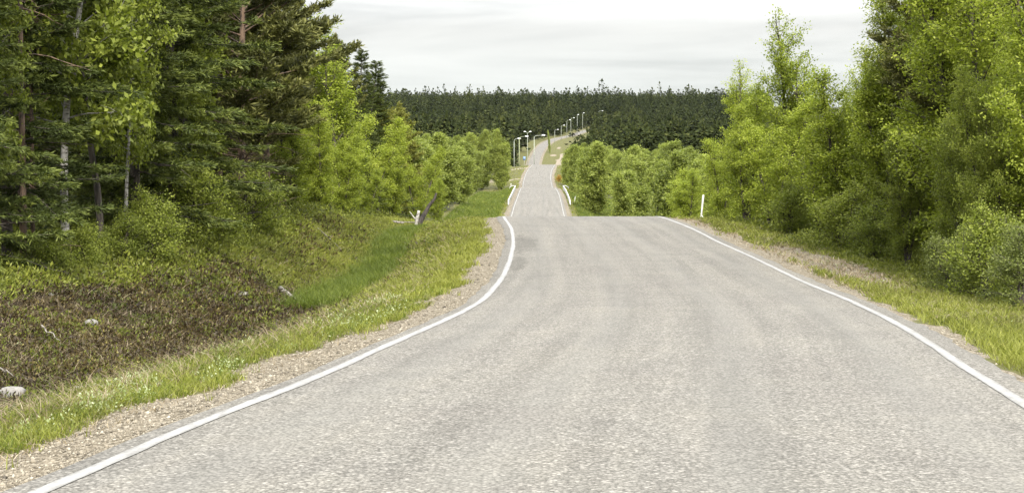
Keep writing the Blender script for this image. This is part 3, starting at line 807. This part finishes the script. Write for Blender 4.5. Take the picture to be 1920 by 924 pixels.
def atx(px, Y): return (px - PW / 2) / F * Y
random.seed(99)
LF = 'trees of the forest edge left of the road'
RF = 'trees of the forest edge right of the road'
front_left = [
 # kind, photo x, distance, height, label, variant, width
 ('spruce', -70, 24, 12, 'dark spruce at the left picture border, cut off by the frame', 0, 1.1),
 ('spruce', 12, 27, 13, 'dark green spruce first inside the left border of the photo', 1, 1.1),
 ('snag', 42, 26, 11, 'slender pine with bare dark trunk and grey dead twigs at far left', 0, .8),
 ('snag', 60, 27.5, 10, 'thin straight pine trunk just right of the bare pine at far left', 0, .6),
 ('birch_near', 120, 28, 10, 'birch with a thin white trunk and large pale leaves among the left spruces', 0, .95),
 ('birch_near', 190, 30, 9.5, 'leafy birch leaning its bright leaves before the dark spruces at left', 1, .9),
 ('spruce', 255, 33, 14, 'tall dark spruce right of the white-trunked birch', 2, 1.2),
 ('spruce', 330, 37, 15, 'broad dense dark green spruce reaching past the top of the photo', 1, 1.25),
 ('birch_near', 232, 31, 7.5, 'slim young birch between the leaning birch and the tall dark spruce', 0, .7),
 ('birch_near', 345, 36, 5.5, 'slim young birch with sparse sprays before the broad spruce', 1, .75),
 ('birch_near', -20, 25, 7.0, 'slim birch cut off by the left border of the photo', 0, .6),
 ('shrub', 275, 30, 1.5, 'young birch thicket before the broad dark spruce', 0, 1.1),
 ('shrub', 350, 35, 2.4, 'light green young birch at the foot of the broad spruce', 1, 1.0),
 ('birch_near', 372, 39, 8.0, 'small birch with light green sprays before the brownish pine', 1, .8),
 ('pine', 450, 45, 14.5, 'large brownish olive pine in the middle of the left forest edge', 1, 1.25),
 ('pine', 410, 50, 15, 'tall olive pine crown cut off by the top of the photo behind the small birch', 0, 1.2),
 ('pine', 500, 54, 14, 'olive brown pine right of the largest pine on the left', 2, 1.2),
 ('pine', 535, 64, 11.5, 'dark pine with sparse twigs against the sky at the top left of the open sky', 2, .85),
 ('birch', 545, 58, -175, 'bright green birch bushing out under the olive pines', 0, 1.1),
 ('birch', 600, 66, -200, 'yellow green birch over the bank, left of the dead white stem', 2, 1.1),
 ('birch_thin', 612, 76, -28, 'tall light birch with a feathery see-through top against the sky', 0, 1.25),
 ('spruce', 657, 92, -72, 'dark pointed spruce standing out against the sky at the forest end', 0, 1.7),
 ('spruce', 690, 104, -112, 'last dark spruce of the left forest before the open sky', 0, 1.9),
 ('spruce', 672, 98, -95, 'dark spruce between the pointed spruce and the last one of the left forest', 1, 1.5),
 ('spruce', 708, 110, -158, 'low dark spruce right at the end of the left forest', 1, 1.6),
 ('pine', 628, 86, -62, 'olive pine between the feathery birch and the pointed spruce', 1, 1.0),
 ('birch', 655, 78, -170, 'bright birch in front of the pointed spruce', 3, 1.15),
 ('birch', 705, 92, -215, 'light green birch under the last dark spruce', 1, 1.3),
 ('birch', 640, 72, -255, 'low birch above the bank beside the dead white stem', 2, 1.1),
 ('young_pine', 752, 112, -190, 'yellowish olive young pine standing at the right end of the left forest', 0, 1.3),
 ('young_pine', 722, 106, -175, 'smaller yellowish pine between the last spruce and the olive young pine', 1, 1.1),
 ('birch', 735, 98, -250, 'rounded birch in front of the yellowish young pines', 0, 1.1),
 ('birch', 690, 84, -270, 'low bright birch over the ditch left of the broken stem', 1, 1.2),
 ('birch', 780, 108, -270, 'light birch behind the broken dark stem', 3, 1.0),
 ('birch', 818, 96, -338, 'small pale green birch just right of the broken stem', 0, 1.0),
 ('shrub', 470, 42, 2.0, 'low green bush on the bank under the large pine', 0, 1.2),
 ('shrub', 420, 37, 1.3, 'low leafy bush at the top of the dark bank', 1, 1.2),
 ('shrub', 150, 27, 1.0, 'low bush under the white-trunked birch', 0, 1.2),
 ('shrub', 225, 29, 1.0, 'low leafy bush under the tall dark spruce', 1, 1.3),
 ('shrub', 90, 25, .8, 'small bush beside the bare pine trunks', 1, 1.2),
]
for kd, px, Y, h, lab, v, wd in front_left:
    tree(kd, atx(px, Y), Y, h, lab, LF, var=v, wide=wd, cat='bush' if kd in ('willow', 'shrub') else 'tree')
front_right = [
 ('birch_thin', 1492, 55, -38, 'tallest birch right of the road, its feathery top standing alone against the sky', 0, .95),
 ('birch', 1400, 57, -165, 'dark-stemmed birch with a few twigs above the treeline, left of the tallest one', 0, 1.0),
 ('birch_thin', 1395, 60, -130, 'thin topped birch behind the dark-stemmed birch', 0, .9),
 ('birch', 1350, 66, 5.0, 'round bright birch at the left end of the near right thicket', 2, 1.0),
 ('birch', 1445, 52, 5.0, 'leafy birch between the dark-stemmed birch and the tallest birch', 3, 1.2),
 ('birch', 1540, 50, 6.0, 'bright green birch right of the tallest birch', 1, 1.2),
 ('birch_thin', 1595, 49, -105, 'birch with a wispy top reaching just above the right treeline', 1, .9),
 ('birch', 1600, 46, 5.6, 'soft light green birch filling the middle of the right thicket', 2, 1.2),
 ('birch', 1655, 43, 6.0, 'light birch in front of the tall trees on the right', 0, 1.1),
 ('birch_thin', 1728, 45, 9.0, 'tall birch where the right forest rises beside the sky', 0, 1.15),
 ('birch_right', 1765, 42, 8.0, 'tall dense birch left of the dark pine on the right', 3, 1.2),
 ('pine', 1790, 41, 11, 'dark pine behind the birches in the right forest', 0, 1.2),
 ('birch_right', 1760, 36, 6.5, 'green birch before the dark pine on the right', 1, 1.1),
 ('birch_right', 1835, 33, 8.5, 'tall green birch near the right picture border', 1, 1.15),
 ('pine', 1910, 34, 11, 'olive pine at the right border of the photo', 1, 1.1),
 ('birch_right', 1900, 29, 6.0, 'leafy birch before the olive pine at the right border', 1, 1.1),
 ('birch_right', 1990, 28, 8, 'birch cut off by the right border of the photo', 1, 1.0),
 ('spruce', 1870, 40, 12, 'dark spruce deep between the birches at the right border', 1, 1.2),
 ('birch_right', 1700, 36, 4.4, 'low leafy birch at the edge of the grass below the tall right birches', 0, 1.0),
 ('willow', 1790, 28, 1.4, 'grey green willow bush leaning over the right verge', 1, 1.2),
 ('shrub', 1850, 26, 1.7, 'dense green bush above the right verge grass', 0, 1.1),
 ('willow', 1925, 23.5, 1.5, 'willow bush at the right border above the grass', 0, 1.2),
 ('birch_right', 1800, 31, 4.6, 'upright leafy young birch behind the grey green willow bush', 3, .95),
 ('birch_right', 1860, 29, 4.8, 'young birch rising over the dense green bush near the right border', 0, .9),
 ('shrub', 1640, 38, 1.6, 'dense low bush under the soft light birches', 0, 1.1),
 ('shrub', 1575, 42, 2.0, 'low bush at the foot of the bright right birches', 1, 1.1),
 ('shrub', 1480, 49, 1.8, 'low bush between the stems of the tallest birch', 0, 1.1),
]
for kd, px, Y, h, lab, v, wd in front_right:
    tree(kd, atx(px, Y), Y, h, lab, RF, var=v, wide=wd, cat='bush' if kd in ('willow', 'shrub') else 'tree')

# second and third rows, hard to tell apart
def rows_of(side, Ys, us, kinds, hs, lab, grp, jx=.8, wide=(1, 1.3)):
    for Y in Ys:
        for u in us:
            y2 = Y + random.uniform(-2, 2) * (1 if Y < 120 else 2.5); uu = u + random.uniform(-jx, jx)
            X = float(cx(y2)) + side * uu
            if abs(X) > y2 * .42 + 3: continue
            kd = random.choice(kinds)
            tree(kd, X, y2, random.uniform(*hs), lab(kd), grp, wide=random.uniform(*wide))
nmk = lambda k: {'spruce': 'dark spruce', 'pine': 'olive pine', 'birch': 'green birch', 'birch_near': 'green birch', 'young_pine': 'yellowish pine', 'birch_far': 'green birch', 'birch_thin': 'thin birch', 'birch_right': 'green birch'}[k]
rows_of(-1, [29, 33, 37, 41, 46, 51, 57, 63, 70, 78, 87], [17.0, 21.5], ['spruce', 'spruce', 'pine', 'pine', 'birch_near'], (12, 14.5),
        lambda k: nmk(k) + ' deep in the left forest behind the front row', 'trees deep in the left forest')
rows_of(-1, [48, 58, 68, 78, 88, 98], [27, 33], ['spruce', 'pine'], (12, 14),
        lambda k: nmk(k) + ' far inside the left forest', 'trees far inside the left forest')
rows_of(-1, [98, 108, 118], [17, 21, 26], ['spruce', 'young_pine', 'birch'], (7, 9),
        lambda k: nmk(k) + ' behind the right end of the left forest', 'trees behind the end of the left forest')
rows_of(1, [31, 35, 39, 43, 48], [13, 17], ['birch_right', 'pine', 'spruce', 'birch_right'], (8.5, 11),
        lambda k: nmk(k) + ' deep in the right forest behind the birches', 'trees deep in the right forest')
rows_of(1, [54, 60, 67, 75], [12.5, 16, 20], ['birch'], (4.6, 5.6),
        lambda k: nmk(k) + ' inside the right thicket behind the front birches', 'birches inside the right thicket')
rows_of(1, [82, 92, 102], [9.5, 13.5, 18, 24], ['birch'], (4.8, 6.0),
        lambda k: nmk(k) + ' in the low part of the thicket beyond the crest', 'birches beyond the near crest on the right')
rows_of(1, [118, 134, 150, 166], [10, 15, 21, 28], ['birch_far'], (6.5, 8.2),
        lambda k: nmk(k) + ' down in the hollow right of the far road', 'birches in the hollow right of the road', 1.5)
rows_of(1, [185, 205, 228, 252, 278, 300, 325], [8.6, 14, 21, 28], ['birch_far'], (6.8, 9.0),
        lambda k: nmk(k) + ' along the right side of the distant road', 'birches along the right side of the distant road', 1.5)
rows_of(1, [340, 356, 372, 392], [13, 18, 25, 34], ['birch_far'], (4.6, 6.4),
        lambda k: nmk(k) + ' at the far crest right of the road', 'birches at the far crest on the right', 1.0)
rows_of(-1, [120, 132, 146, 162], [13, 18, 24], ['birch_far'], (6.5, 8.0),
        lambda k: nmk(k) + ' in the hollow left of the road beyond the forest', 'birches in the hollow left of the road', 1.2)
rows_of(-1, [182, 202, 225, 250, 276, 302], [12, 18, 26], ['birch_far'], (7.5, 9.5),
        lambda k: nmk(k) + ' along the left side of the distant road', 'birches along the left side of the distant road', 1.2)
rows_of(-1, [335, 355, 380], [17, 23, 32], ['birch_far'], (7, 9.5),
        lambda k: nmk(k) + ' at the far crest left of the road', 'birches at the far crest on the left', 1.2)
tree('birch_far', atx(1180, 112), 112, 6.0, 'rounded pale birch standing alone at the front of the distant right birches', 'birches in the hollow right of the road', wide=.9)
tree('birch_far', atx(940, 300), 300, -252, 'tallest slim birch in the distant left row, near the lamp posts', 'birches along the left side of the distant road', wide=.85)
# small leaning birch beside the far road
tree('birch_far', atx(1031, 780), 780, 12.5, 'slim leaning green birch beside the climbing far road', 'trees beside the climbing far road', wide=.3, lean=(0, R(-9)))

# ------------------------------------------------------------------ far wooded hill
def far_proto(seed, h=12, r=2.0, n=46, pine=False):
    rs = np.random.default_rng(seed); m_ = MB()
    tube(m_, [[0, 0, -1], [0, 0, h * .95]], [.16, .04], 4, tint=.3)
    q = rs.uniform(0 if not pine else .25, 1, n); a = rs.uniform(0, 6.28, n)
    rr_ = (r * (1 - q) ** .75 + .15) if not pine else r * np.sin(np.clip((q - .2) * 1.25, 0.05, .98) * math.pi) ** .6
    rr_ = rr_ * rs.uniform(.1, .75, n)
    c = np.stack([np.cos(a) * rr_, np.sin(a) * rr_, h * (.08 + .92 * q) - .3], 1)
    d = np.stack([np.cos(a), np.sin(a), rs.uniform(-.35, .35, n)], 1)
    d[q > .93] = [0, 0, 1]
    leaves(m_, c, d, rs.normal(0, .5, (n, 3)) + [0, 0, .8], rs.uniform(1.1, 2.1, n) * (1.2 - .6 * q), rs.uniform(.9, 1.7, n) * (1.2 - .65 * q), rs.uniform(.1, .9, n))
    return m_
fp = [far_proto(200 + i, (12.5, 13.5, 12, 13)[i], (2.6, 3.0, 3.3, 3.7)[i], 100, i >= 2) for i in range(4)]
fm = [f.mesh('distant_conifer', M['far_conifer']) for f in fp]
FX, FY, step = [], [], 5.0
y_ = 405.0
while y_ < 1780:
    st_ = 5.9 if y_ < 1450 else 5.0
    for x in np.arange(-.125 * y_ - 10, .175 * y_ + 14, st_):
        FX.append(x + rng.uniform(-3, 3)); FY.append(y_ + rng.uniform(-4, 4))
    y_ += st_ * (1.35 if y_ < 1450 else 1.6)
FX = np.array(FX); FY = np.array(FY); FU = FX - cx(FY)
clear = ((FU > -9) & (FU < 9)) | ((FY > 660) & (FY < 900) & (FU > -10) & (FU < 24)) | ((FY > 900) & (FY < 1260) & (FU > -9) & (FU < 14))
clear &= FY < 1300
clear |= (FY < 480) & (np.abs(FU) < 22)
FZ = ground(FX, FY)
# the slope below the climbing road is kept open, as along any road cut
px_ = 960 + F * FX / FY
yr_ = np.interp(px_, [1000, 1012, 1026, 1046, 1073, 1090, 1106], [309, 280, 267, 259, 254, 248, 243])
top_ = HORIZON - F * (FZ + 14 - CAM_H) / FY; bot_ = HORIZON - F * (FZ - CAM_H) / FY
clear |= (px_ > 985) & (px_ < 1108) & (top_ < yr_ + 1) & (bot_ > yr_ - 3) & (FY < 1150)
clear |= (px_ > 990) & (px_ < 1074) & (bot_ > yr_ - 2) & (FY < 1150)
FX, FY, FZ = FX[~clear], FY[~clear], FZ[~clear]
order = np.argsort(FY)
n_ind = 0; taken = np.zeros(len(FX), bool)
sel = [i for i in order if FY[i] > 640][:0]
# the nearest conifers and the spires of the skyline stand as objects of their own
near_i = order[:130]
sky_i = np.where((FY > 1500) & (FY < 1580))[0]; sky_i = sky_i[rng.permutation(len(sky_i))[:90]]
beside = np.where((FY > 700) & (FY < 1150) & (np.abs(FX - cx(FY)) < 32))[0]; beside = beside[rng.permutation(len(beside))[:40]]
for grp_i, lab, g, hs in ((near_i, 'dark conifer at the foot of the wooded hill beyond the birches', 'conifers at the foot of the wooded hill', (.85, 1.15)),
                          (beside, 'dark conifer beside the road climbing the far hill', 'conifers beside the climbing far road', (.8, 1.1)),
                          (sky_i, 'dark conifer spire on the skyline of the wooded hill', 'conifers on the skyline of the hill', (.85, 1.08))):
    for i in grp_i:
        if taken[i]: continue
        taken[i] = True
        o = link('conifer_tree', fm[rng.integers(0, 4)], None, (FX[i], FY[i], FZ[i]))
        s = rng.uniform(*hs); o.scale = (s, s, s * rng.uniform(.9, 1.1)); o.rotation_euler = (0, 0, rng.uniform(0, 6.28))
        tag(o, lab, 'tree', g)
FX, FY, FZ = FX[~taken], FY[~taken], FZ[~taken]
wood = MB()
which = rng.integers(0, 4, len(FX))
for k in range(4):
    ii = np.where(which == k)[0]; V = np.concatenate(fp[k].v); T = np.concatenate(fp[k].tint)
    Q = np.concatenate(fp[k].q); n_v = len(V); m = len(ii)
    a = rng.uniform(0, 6.28, m); s = np.exp(rng.normal(0, .22, m)) * .95; ca, sa = np.cos(a) * s, np.sin(a) * s
    VX = V[None, :, 0] * ca[:, None] - V[None, :, 1] * sa[:, None] + FX[ii][:, None]
    VY = V[None, :, 0] * sa[:, None] + V[None, :, 1] * ca[:, None] + FY[ii][:, None]
    VZ = V[None, :, 2] * (s * rng.uniform(.85, 1.15, m))[:, None] + FZ[ii][:, None]
    tt = np.clip(T[None, :] * .3 + .5 * rng.random(m)[:, None] ** 1.2 + .25 * vnoise(FX[ii] / 40, FY[ii] / 60, 4)[:, None], 0, 1)
    wood.add(np.stack([VX, VY, VZ], -1).reshape(-1, 3), (np.arange(m)[:, None, None] * n_v + Q[None]).reshape(-1, 4), tint=tt.ravel())
tag(link('distant_forest', wood.mesh('distant_forest', M['far_conifer'])), 'dark conifer forest covering the far hill up to the skyline', kind='stuff')

# ------------------------------------------------------------------ boulders, logs, snags
def rock(px, Y, size, label, seed, flat=.6):
    rs = np.random.default_rng(seed)
    m_ = MB(); nu, nv = 18, 11
    th = np.linspace(0, math.pi, nv); ph = np.arange(nu) / nu * 2 * math.pi
    T, P_ = np.meshgrid(th, ph, indexing='ij')
    d = np.stack([np.sin(T) * np.cos(P_), np.sin(T) * np.sin(P_), np.cos(T)], -1)
    r = 1 + .18 * vnoise(d[..., 0] * 2 + seed, d[..., 1] * 2 + d[..., 2] * 1.7, seed) + .07 * vnoise(d[..., 0] * 5, d[..., 1] * 5 + d[..., 2] * 4, seed + 3)
    for _ in range(7):
        nrm = norm(rs.normal(0, 1, 3)); h_ = rs.uniform(.72, .9); dt = (d @ nrm) * r
        r = np.where(dt > h_, r * h_ / np.maximum(dt, 1e-3), r)
    v = d * r[..., None] * np.array([size, size * .75, size * flat])
    ii = np.arange(nu * nv).reshape(nv, nu); nx = np.roll(ii, -1, 1)
    m_.add(v.reshape(-1, 3), np.stack([ii[:-1], ii[1:], nx[1:], nx[:-1]], -1).reshape(-1, 4))
    X = atx(px, Y)
    o = link('boulder', m_.mesh('boulder', M['stone'], True), None, (X, Y, float(ground(X, Y)) + size * flat * .6))
    o.rotation_euler = (0, 0, rs.uniform(0, 6))
    tag(o, label, 'rock', 'grey stones in the heather on the left bank')
rock(14, 15.2, .17, 'largest grey stone, at the left border low on the dark bank', 1)
rock(168, 21.5, .13, 'pale round stone in the middle of the dark heather', 2)
rock(146, 15.6, .11, 'small flat stone half sunk in the grass near the gravel', 3, .4)
rock(45, 16.8, .05, 'tiny white stone just above the largest grey stone', 4)
rock(95, 22.5, .08, 'small stone left of the pale round one in the heather', 5, .5)
rock(455, 30.5, .13, 'low grey stone in green scrub right of the dark heather', 6, .45)

def stick(name, p0, p1, r0, r1, material, label, cat, group=None, jit=.03, n=6, twigs=0, parent=None):
    m_ = MB(); P0 = np.array(p0, float); P1 = np.array(p1, float)
    t = np.linspace(0, 1, n + 1)[:, None]
    pp = P0 + (P1 - P0) * t + np.random.default_rng(int(abs(P0[0] * 100))).normal(0, jit, (n + 1, 3)) * np.sin(t * math.pi)
    base = P0.copy()
    tube(m_, pp - base, np.linspace(r0, r1, n + 1), 7)
    for k in range(twigs):
        i = random.randint(1, n - 1)
        tube(m_, wander(pp[i] - base, (random.gauss(0, 1), random.gauss(0, 1), random.uniform(0, 1)), random.uniform(.2, .5) , 3, .2), [r1, r1 * .7, r1 * .5, .002], 4)
    o = link(name, m_.mesh(name, M[material], True), parent, base if parent is None else base - np.array(parent.location))
    if parent is None: tag(o, label, cat, group)
    return o
def hit(px, py):
    Ys = np.exp(np.linspace(math.log(6), math.log(1200), 6000))
    zr = CAM_H + (HORIZON - py) / F * Ys
    g = ground(atx(px, Ys), Ys)
    k = np.argmax(g >= zr); return float(Ys[k])
def gp(px, Y, dz=0.0):
    X = atx(px, Y); return np.array([X, Y, float(ground(X, Y)) + dz])
# grey log on the bank
a = gp(525, 33, .10); b = gp(562, 31.3, .08); stick('log', a, b, .07, .05, 'dead', 'pale grey fallen log lying across the green scrub of the left bank', 'log', jit=.02)
a = gp(570, 52, .15); b = gp(640, 47, .12); stick('fallen_branch', a, b, .03, .01, 'dead', 'long grey dead branch lying under the birches above the left bank', 'branch', twigs=2)
a = gp(-8, 16.6, .12); b = gp(28, 16.4, .10); stick('fallen_branch', a, b, .014, .006, 'dead', 'short pale branch above the largest stone at the left border', 'branch', twigs=0)
a = gp(75, 19.8, .15); b = gp(110, 19.4, .12); stick('fallen_branch', a, b, .013, .006, 'dead', 'thin pale branch in the heather left of the pale round stone', 'branch', twigs=0)
Y1 = hit(664, 392); a = gp(664, Y1, 0); stick('dead_birch_stem', a, a + [.1, .1, 40 / F * Y1], .035, .018, 'bark_white', 'thin white dead birch stem standing at the top of the left bank', 'dead tree', jit=.03)
# broken stem: white stump, dark leaning trunk, white fallen side pieces
Y0 = hit(779, 430); b0 = gp(779, Y0, -.05); bs = Y0 / 58.0
e = bpy.data.objects.new('broken_birch', None); C.collection.objects.link(e); e.location = b0
e.scale = (bs, bs, bs); tag(e, 'broken birch in the ditch with white stump and dark snapped trunk leaning right', 'dead tree')
stick('stump', b0, b0 + [.14, 0, .82], .085, .06, 'bark_white', '', '', jit=.01, parent=e)
stick('broken_trunk', b0 + [.05, .05, .1], b0 + [.86, .15, 1.55], .13, .045, 'charred', '', '', jit=.04, parent=e)
stick('side_branch', b0 + [.03, -.02, .42], b0 + [-.24, -.1, .78], .04, .012, 'bark_white', '', '', jit=.01, parent=e)
stick('fallen_limb', b0 + [-.05, 0, .33], b0 + [-1.0, .1, .40], .025, .012, 'dead', '', '', jit=.02, parent=e)

a = gp(738, Y0, .3); b = gp(757, Y0, .3); stick('log', a, b, .05, .04, 'dead', 'short pale log end beside the broken stem', 'log', jit=.005)
# ------------------------------------------------------------------ marker posts
def marker(px, Y, h, label, lean=.05, stub=True):
    b_ = gp(px, Y); e = bpy.data.objects.new('marker_post', None); C.collection.objects.link(e); e.location = b_
    e.rotation_euler = (0, lean, 0)
    tag(e, label, 'marker post', 'white marker posts beside the road')
    m_ = MB(); tube(m_, [[0, 0, -.1], [0, 0, .35 * h], [.01, 0, h * .97], [.01, 0, h]], [.032, .036, .045, .03], 8)
    link('post', m_.mesh('post', M['post'], True), e)
    if stub:
        for dx, hh in ((-.16, .0), (.30, .0)):
            m2 = MB(); tube(m2, [[0, 0, .28 * h], [dx * .5, 0, .14 * h], [dx * 1.3, .03, 0.0]], [.03, .024, .016], 5)
            link('strut', m2.mesh('strut', M['post'], True), e)
    return e
marker(1314, 61, 1.25, 'white marker post on the right verge at the near crest, tilted on thin splayed feet', .08)
marker(1077, 190, 1.0, 'small white marker post beside the near end of the right guardrail', .1, False)
marker(958, 262, 1.1, 'tiny white marker post on the grass beyond the left guardrail', .0, False)

# ------------------------------------------------------------------ guardrails at the culvert
def guardrail(side, Ya, Yb, off, label):
    xm = float(cx((Ya + Yb) / 2)) + side * off
    e = bpy.data.objects.new('guardrail', None); C.collection.objects.link(e)
    e.location = (xm, Ya, float(cz(Ya)) - .15); tag(e, label, 'guardrail', 'guardrails either side of the far road')
    ys = np.linspace(Ya, Yb, 14)
    base = np.array(e.location)
    P_ = []
    for i, y in enumerate(ys):
        x = float(cx(y)) + side * off; z = float(cz(y)) + .62
        P_.append([x, y, z])
    x, y, z = P_[-1]; P_ += [[x + side * .45, y + 1.2, z + .05], [x + side * .95, y + 1.6, z - .2], [x + side * 1.05, y + 1.7, z - .55]]
    x, y, z = P_[0]; P_ = [[x, y - 1.5, z - .6]] + P_
    m_ = MB(); tube(m_, np.array(P_) - base, .065, 6); link('rail', m_.mesh('rail', M['zinc'], True), e)
    for y in np.arange(Ya + 1, Yb, 4.0):
        x = float(cx(y)) + side * off; g = float(ground(x, y))
        m2 = MB(); box(m2, (0, 0, 0), (.08, .08, float(cz(y)) + .56 - g + .2)); o = link('post', m2.mesh('post', M['grey_metal']), e)
        o.location = np.array([x, y, (float(cz(y)) + .56 + g - .2) / 2]) - base
guardrail(-1, 184, 238, 3.95, 'pale guardrail left of the far road, its far end hooked outward')
guardrail(1, 184, 238, 4.2, 'pale guardrail right of the far road, its far end hooked outward')

# ------------------------------------------------------------------ street lamps
def lamp(px, Y, h, label, arm=1.6, dirn=1, material='pole', double=False):
    b_ = gp(px, Y, -.1); e = bpy.data.objects.new('street_lamp', None); C.collection.objects.link(e); e.location = b_
    tag(e, label, 'street lamp', 'street lamps along the climbing road')
    r = .13 if material == 'pole' else .20
    m_ = MB(); tube(m_, [[0, 0, 0], [0, 0, h * .5], [0, 0, h * .96]], [r, r * .85, r * .6], 8); link('pole', m_.mesh('pole', M[material], True), e)
    for s in ((dirn, -dirn) if double else (dirn,)):
        m2 = MB(); tube(m2, [[0, 0, h * .93], [.12 * s, 0, h * .97], [.5 * s, 0, h], [arm * s, 0, h + .12]], [.09, .085, .075, .06], 6); link('arm', m2.mesh('arm', M[material], True), e)
        m3 = MB()
        tube(m3, [[arm * s - .1 * s, 0, h + .10], [arm * s + .1 * s, 0, h + .15], [arm * s + .7 * s, 0, h + .17], [arm * s + 1.05 * s, 0, h + .13]], [.08, .17, .20, .08], 8)
        link('lamp_head', m3.mesh('lamp_head', M['lamp'], True), e)
def lamp_at(px, ytop, Y, label, **k):
    g = gp(px, Y); top = CAM_H + (HORIZON - ytop) / F * Y
    lamp(px, Y, max(5.5, top - g[2] + .1), label, **k)
lamp_at(964, 261, 470, 'leftmost slim lamp post beside the far crest', arm=1.2)
lamp_at(973.5, 257, 455, 'thick greenish wooden lamp post right of the leftmost slim one', arm=2.0, material='wood_pole')
lamp_at(1001.5, 255, 430, 'lamp post standing just left of the road at the far crest with a long arm', arm=2.4)
lamp_at(989, 248, 640, 'distant lamp whose bright double head shows above the far crest', arm=.8, double=True)
lamp_at(1040, 244, 860, 'first lamp on the bend of the climbing road', arm=1.4)
lamp_at(1052, 236, 900, 'second lamp up the bend of the climbing road', arm=1.4)
lamp_at(1062.5, 226, 930, 'third lamp up the bend of the climbing road', arm=1.6)
lamp_at(1070, 222, 960, 'fourth lamp up the bend, before the tall one at the top', arm=1.6)
lamp_at(1082, 216, 1010, 'tall lamp near the top of the climbing road', arm=.2)
lamp_at(1092, 213, 1080, 'highest lamp head seen on the climbing road', arm=.4)
lamp_at(1122, 209, 1120, 'lamp post standing right of the road top among the trees', arm=2.6)

# ------------------------------------------------------------------ small far signs
def sign(px, Y, w, h, ph, material, label):
    b_ = gp(px, Y, -.1); e = bpy.data.objects.new('road_sign', None); C.collection.objects.link(e); e.location = b_
    tag(e, label, 'road sign')
    m_ = MB(); tube(m_, [[0, 0.04, 0], [0, .04, ph + h * .5]], [.05, .05], 8); link('post', m_.mesh('post', M['grey_metal'], True), e)
    m2 = MB(); box(m2, (0, 0, ph), (w, .03, h)); link('sign_plate', m2.mesh('sign_plate', M[material]), e)
sign(983, 500, .9, 1.3, 5.6, 'blue', 'small blue road sign right of the lamp posts at the far crest')
# rusty bush on the far right verge
rb = broadleaf('rusty', 333, 1.6, .8, .05, 16, .12, 14, .8, 'bark_dark', 'bark_dark', 3)
rb[1].materials[0] = M['rust_leaf']
e = bpy.data.objects.new('rusty_bush', None); C.collection.objects.link(e)
X_ = atx(1049, 318); e.location = (X_, 318, float(ground(X_, 318))); tag(e, 'small rusty orange bush on the verge right of the far road', 'bush')
link('trunk', rb[0], e); link('crown', rb[1], e)

# ------------------------------------------------------------------ air
hm_, ht, hn = bpy.data.materials.new('haze_air'), None, None
hm_.use_nodes = True; ht = hm_.node_tree
for n in list(ht.nodes): ht.nodes.remove(n)
pv = nd(ht, 'ShaderNodeVolumePrincipled'); pv.inputs['Color'].default_value = (.80, .86, .92, 1); pv.inputs['Density'].default_value = .00001
ho = nd(ht, 'ShaderNodeOutputMaterial'); ht.links.new(pv.outputs[0], ho.inputs['Volume'])
m_ = MB(); box(m_, (0, 0, 0), (2400, 4300, 190)); HZ = m_.mesh('haze', hm_)
USE_HAZE = True
if USE_HAZE: tag(link('haze', HZ, None, (0, 2050, 80)), 'thin pale air over the road and the far hill', kind='stuff')
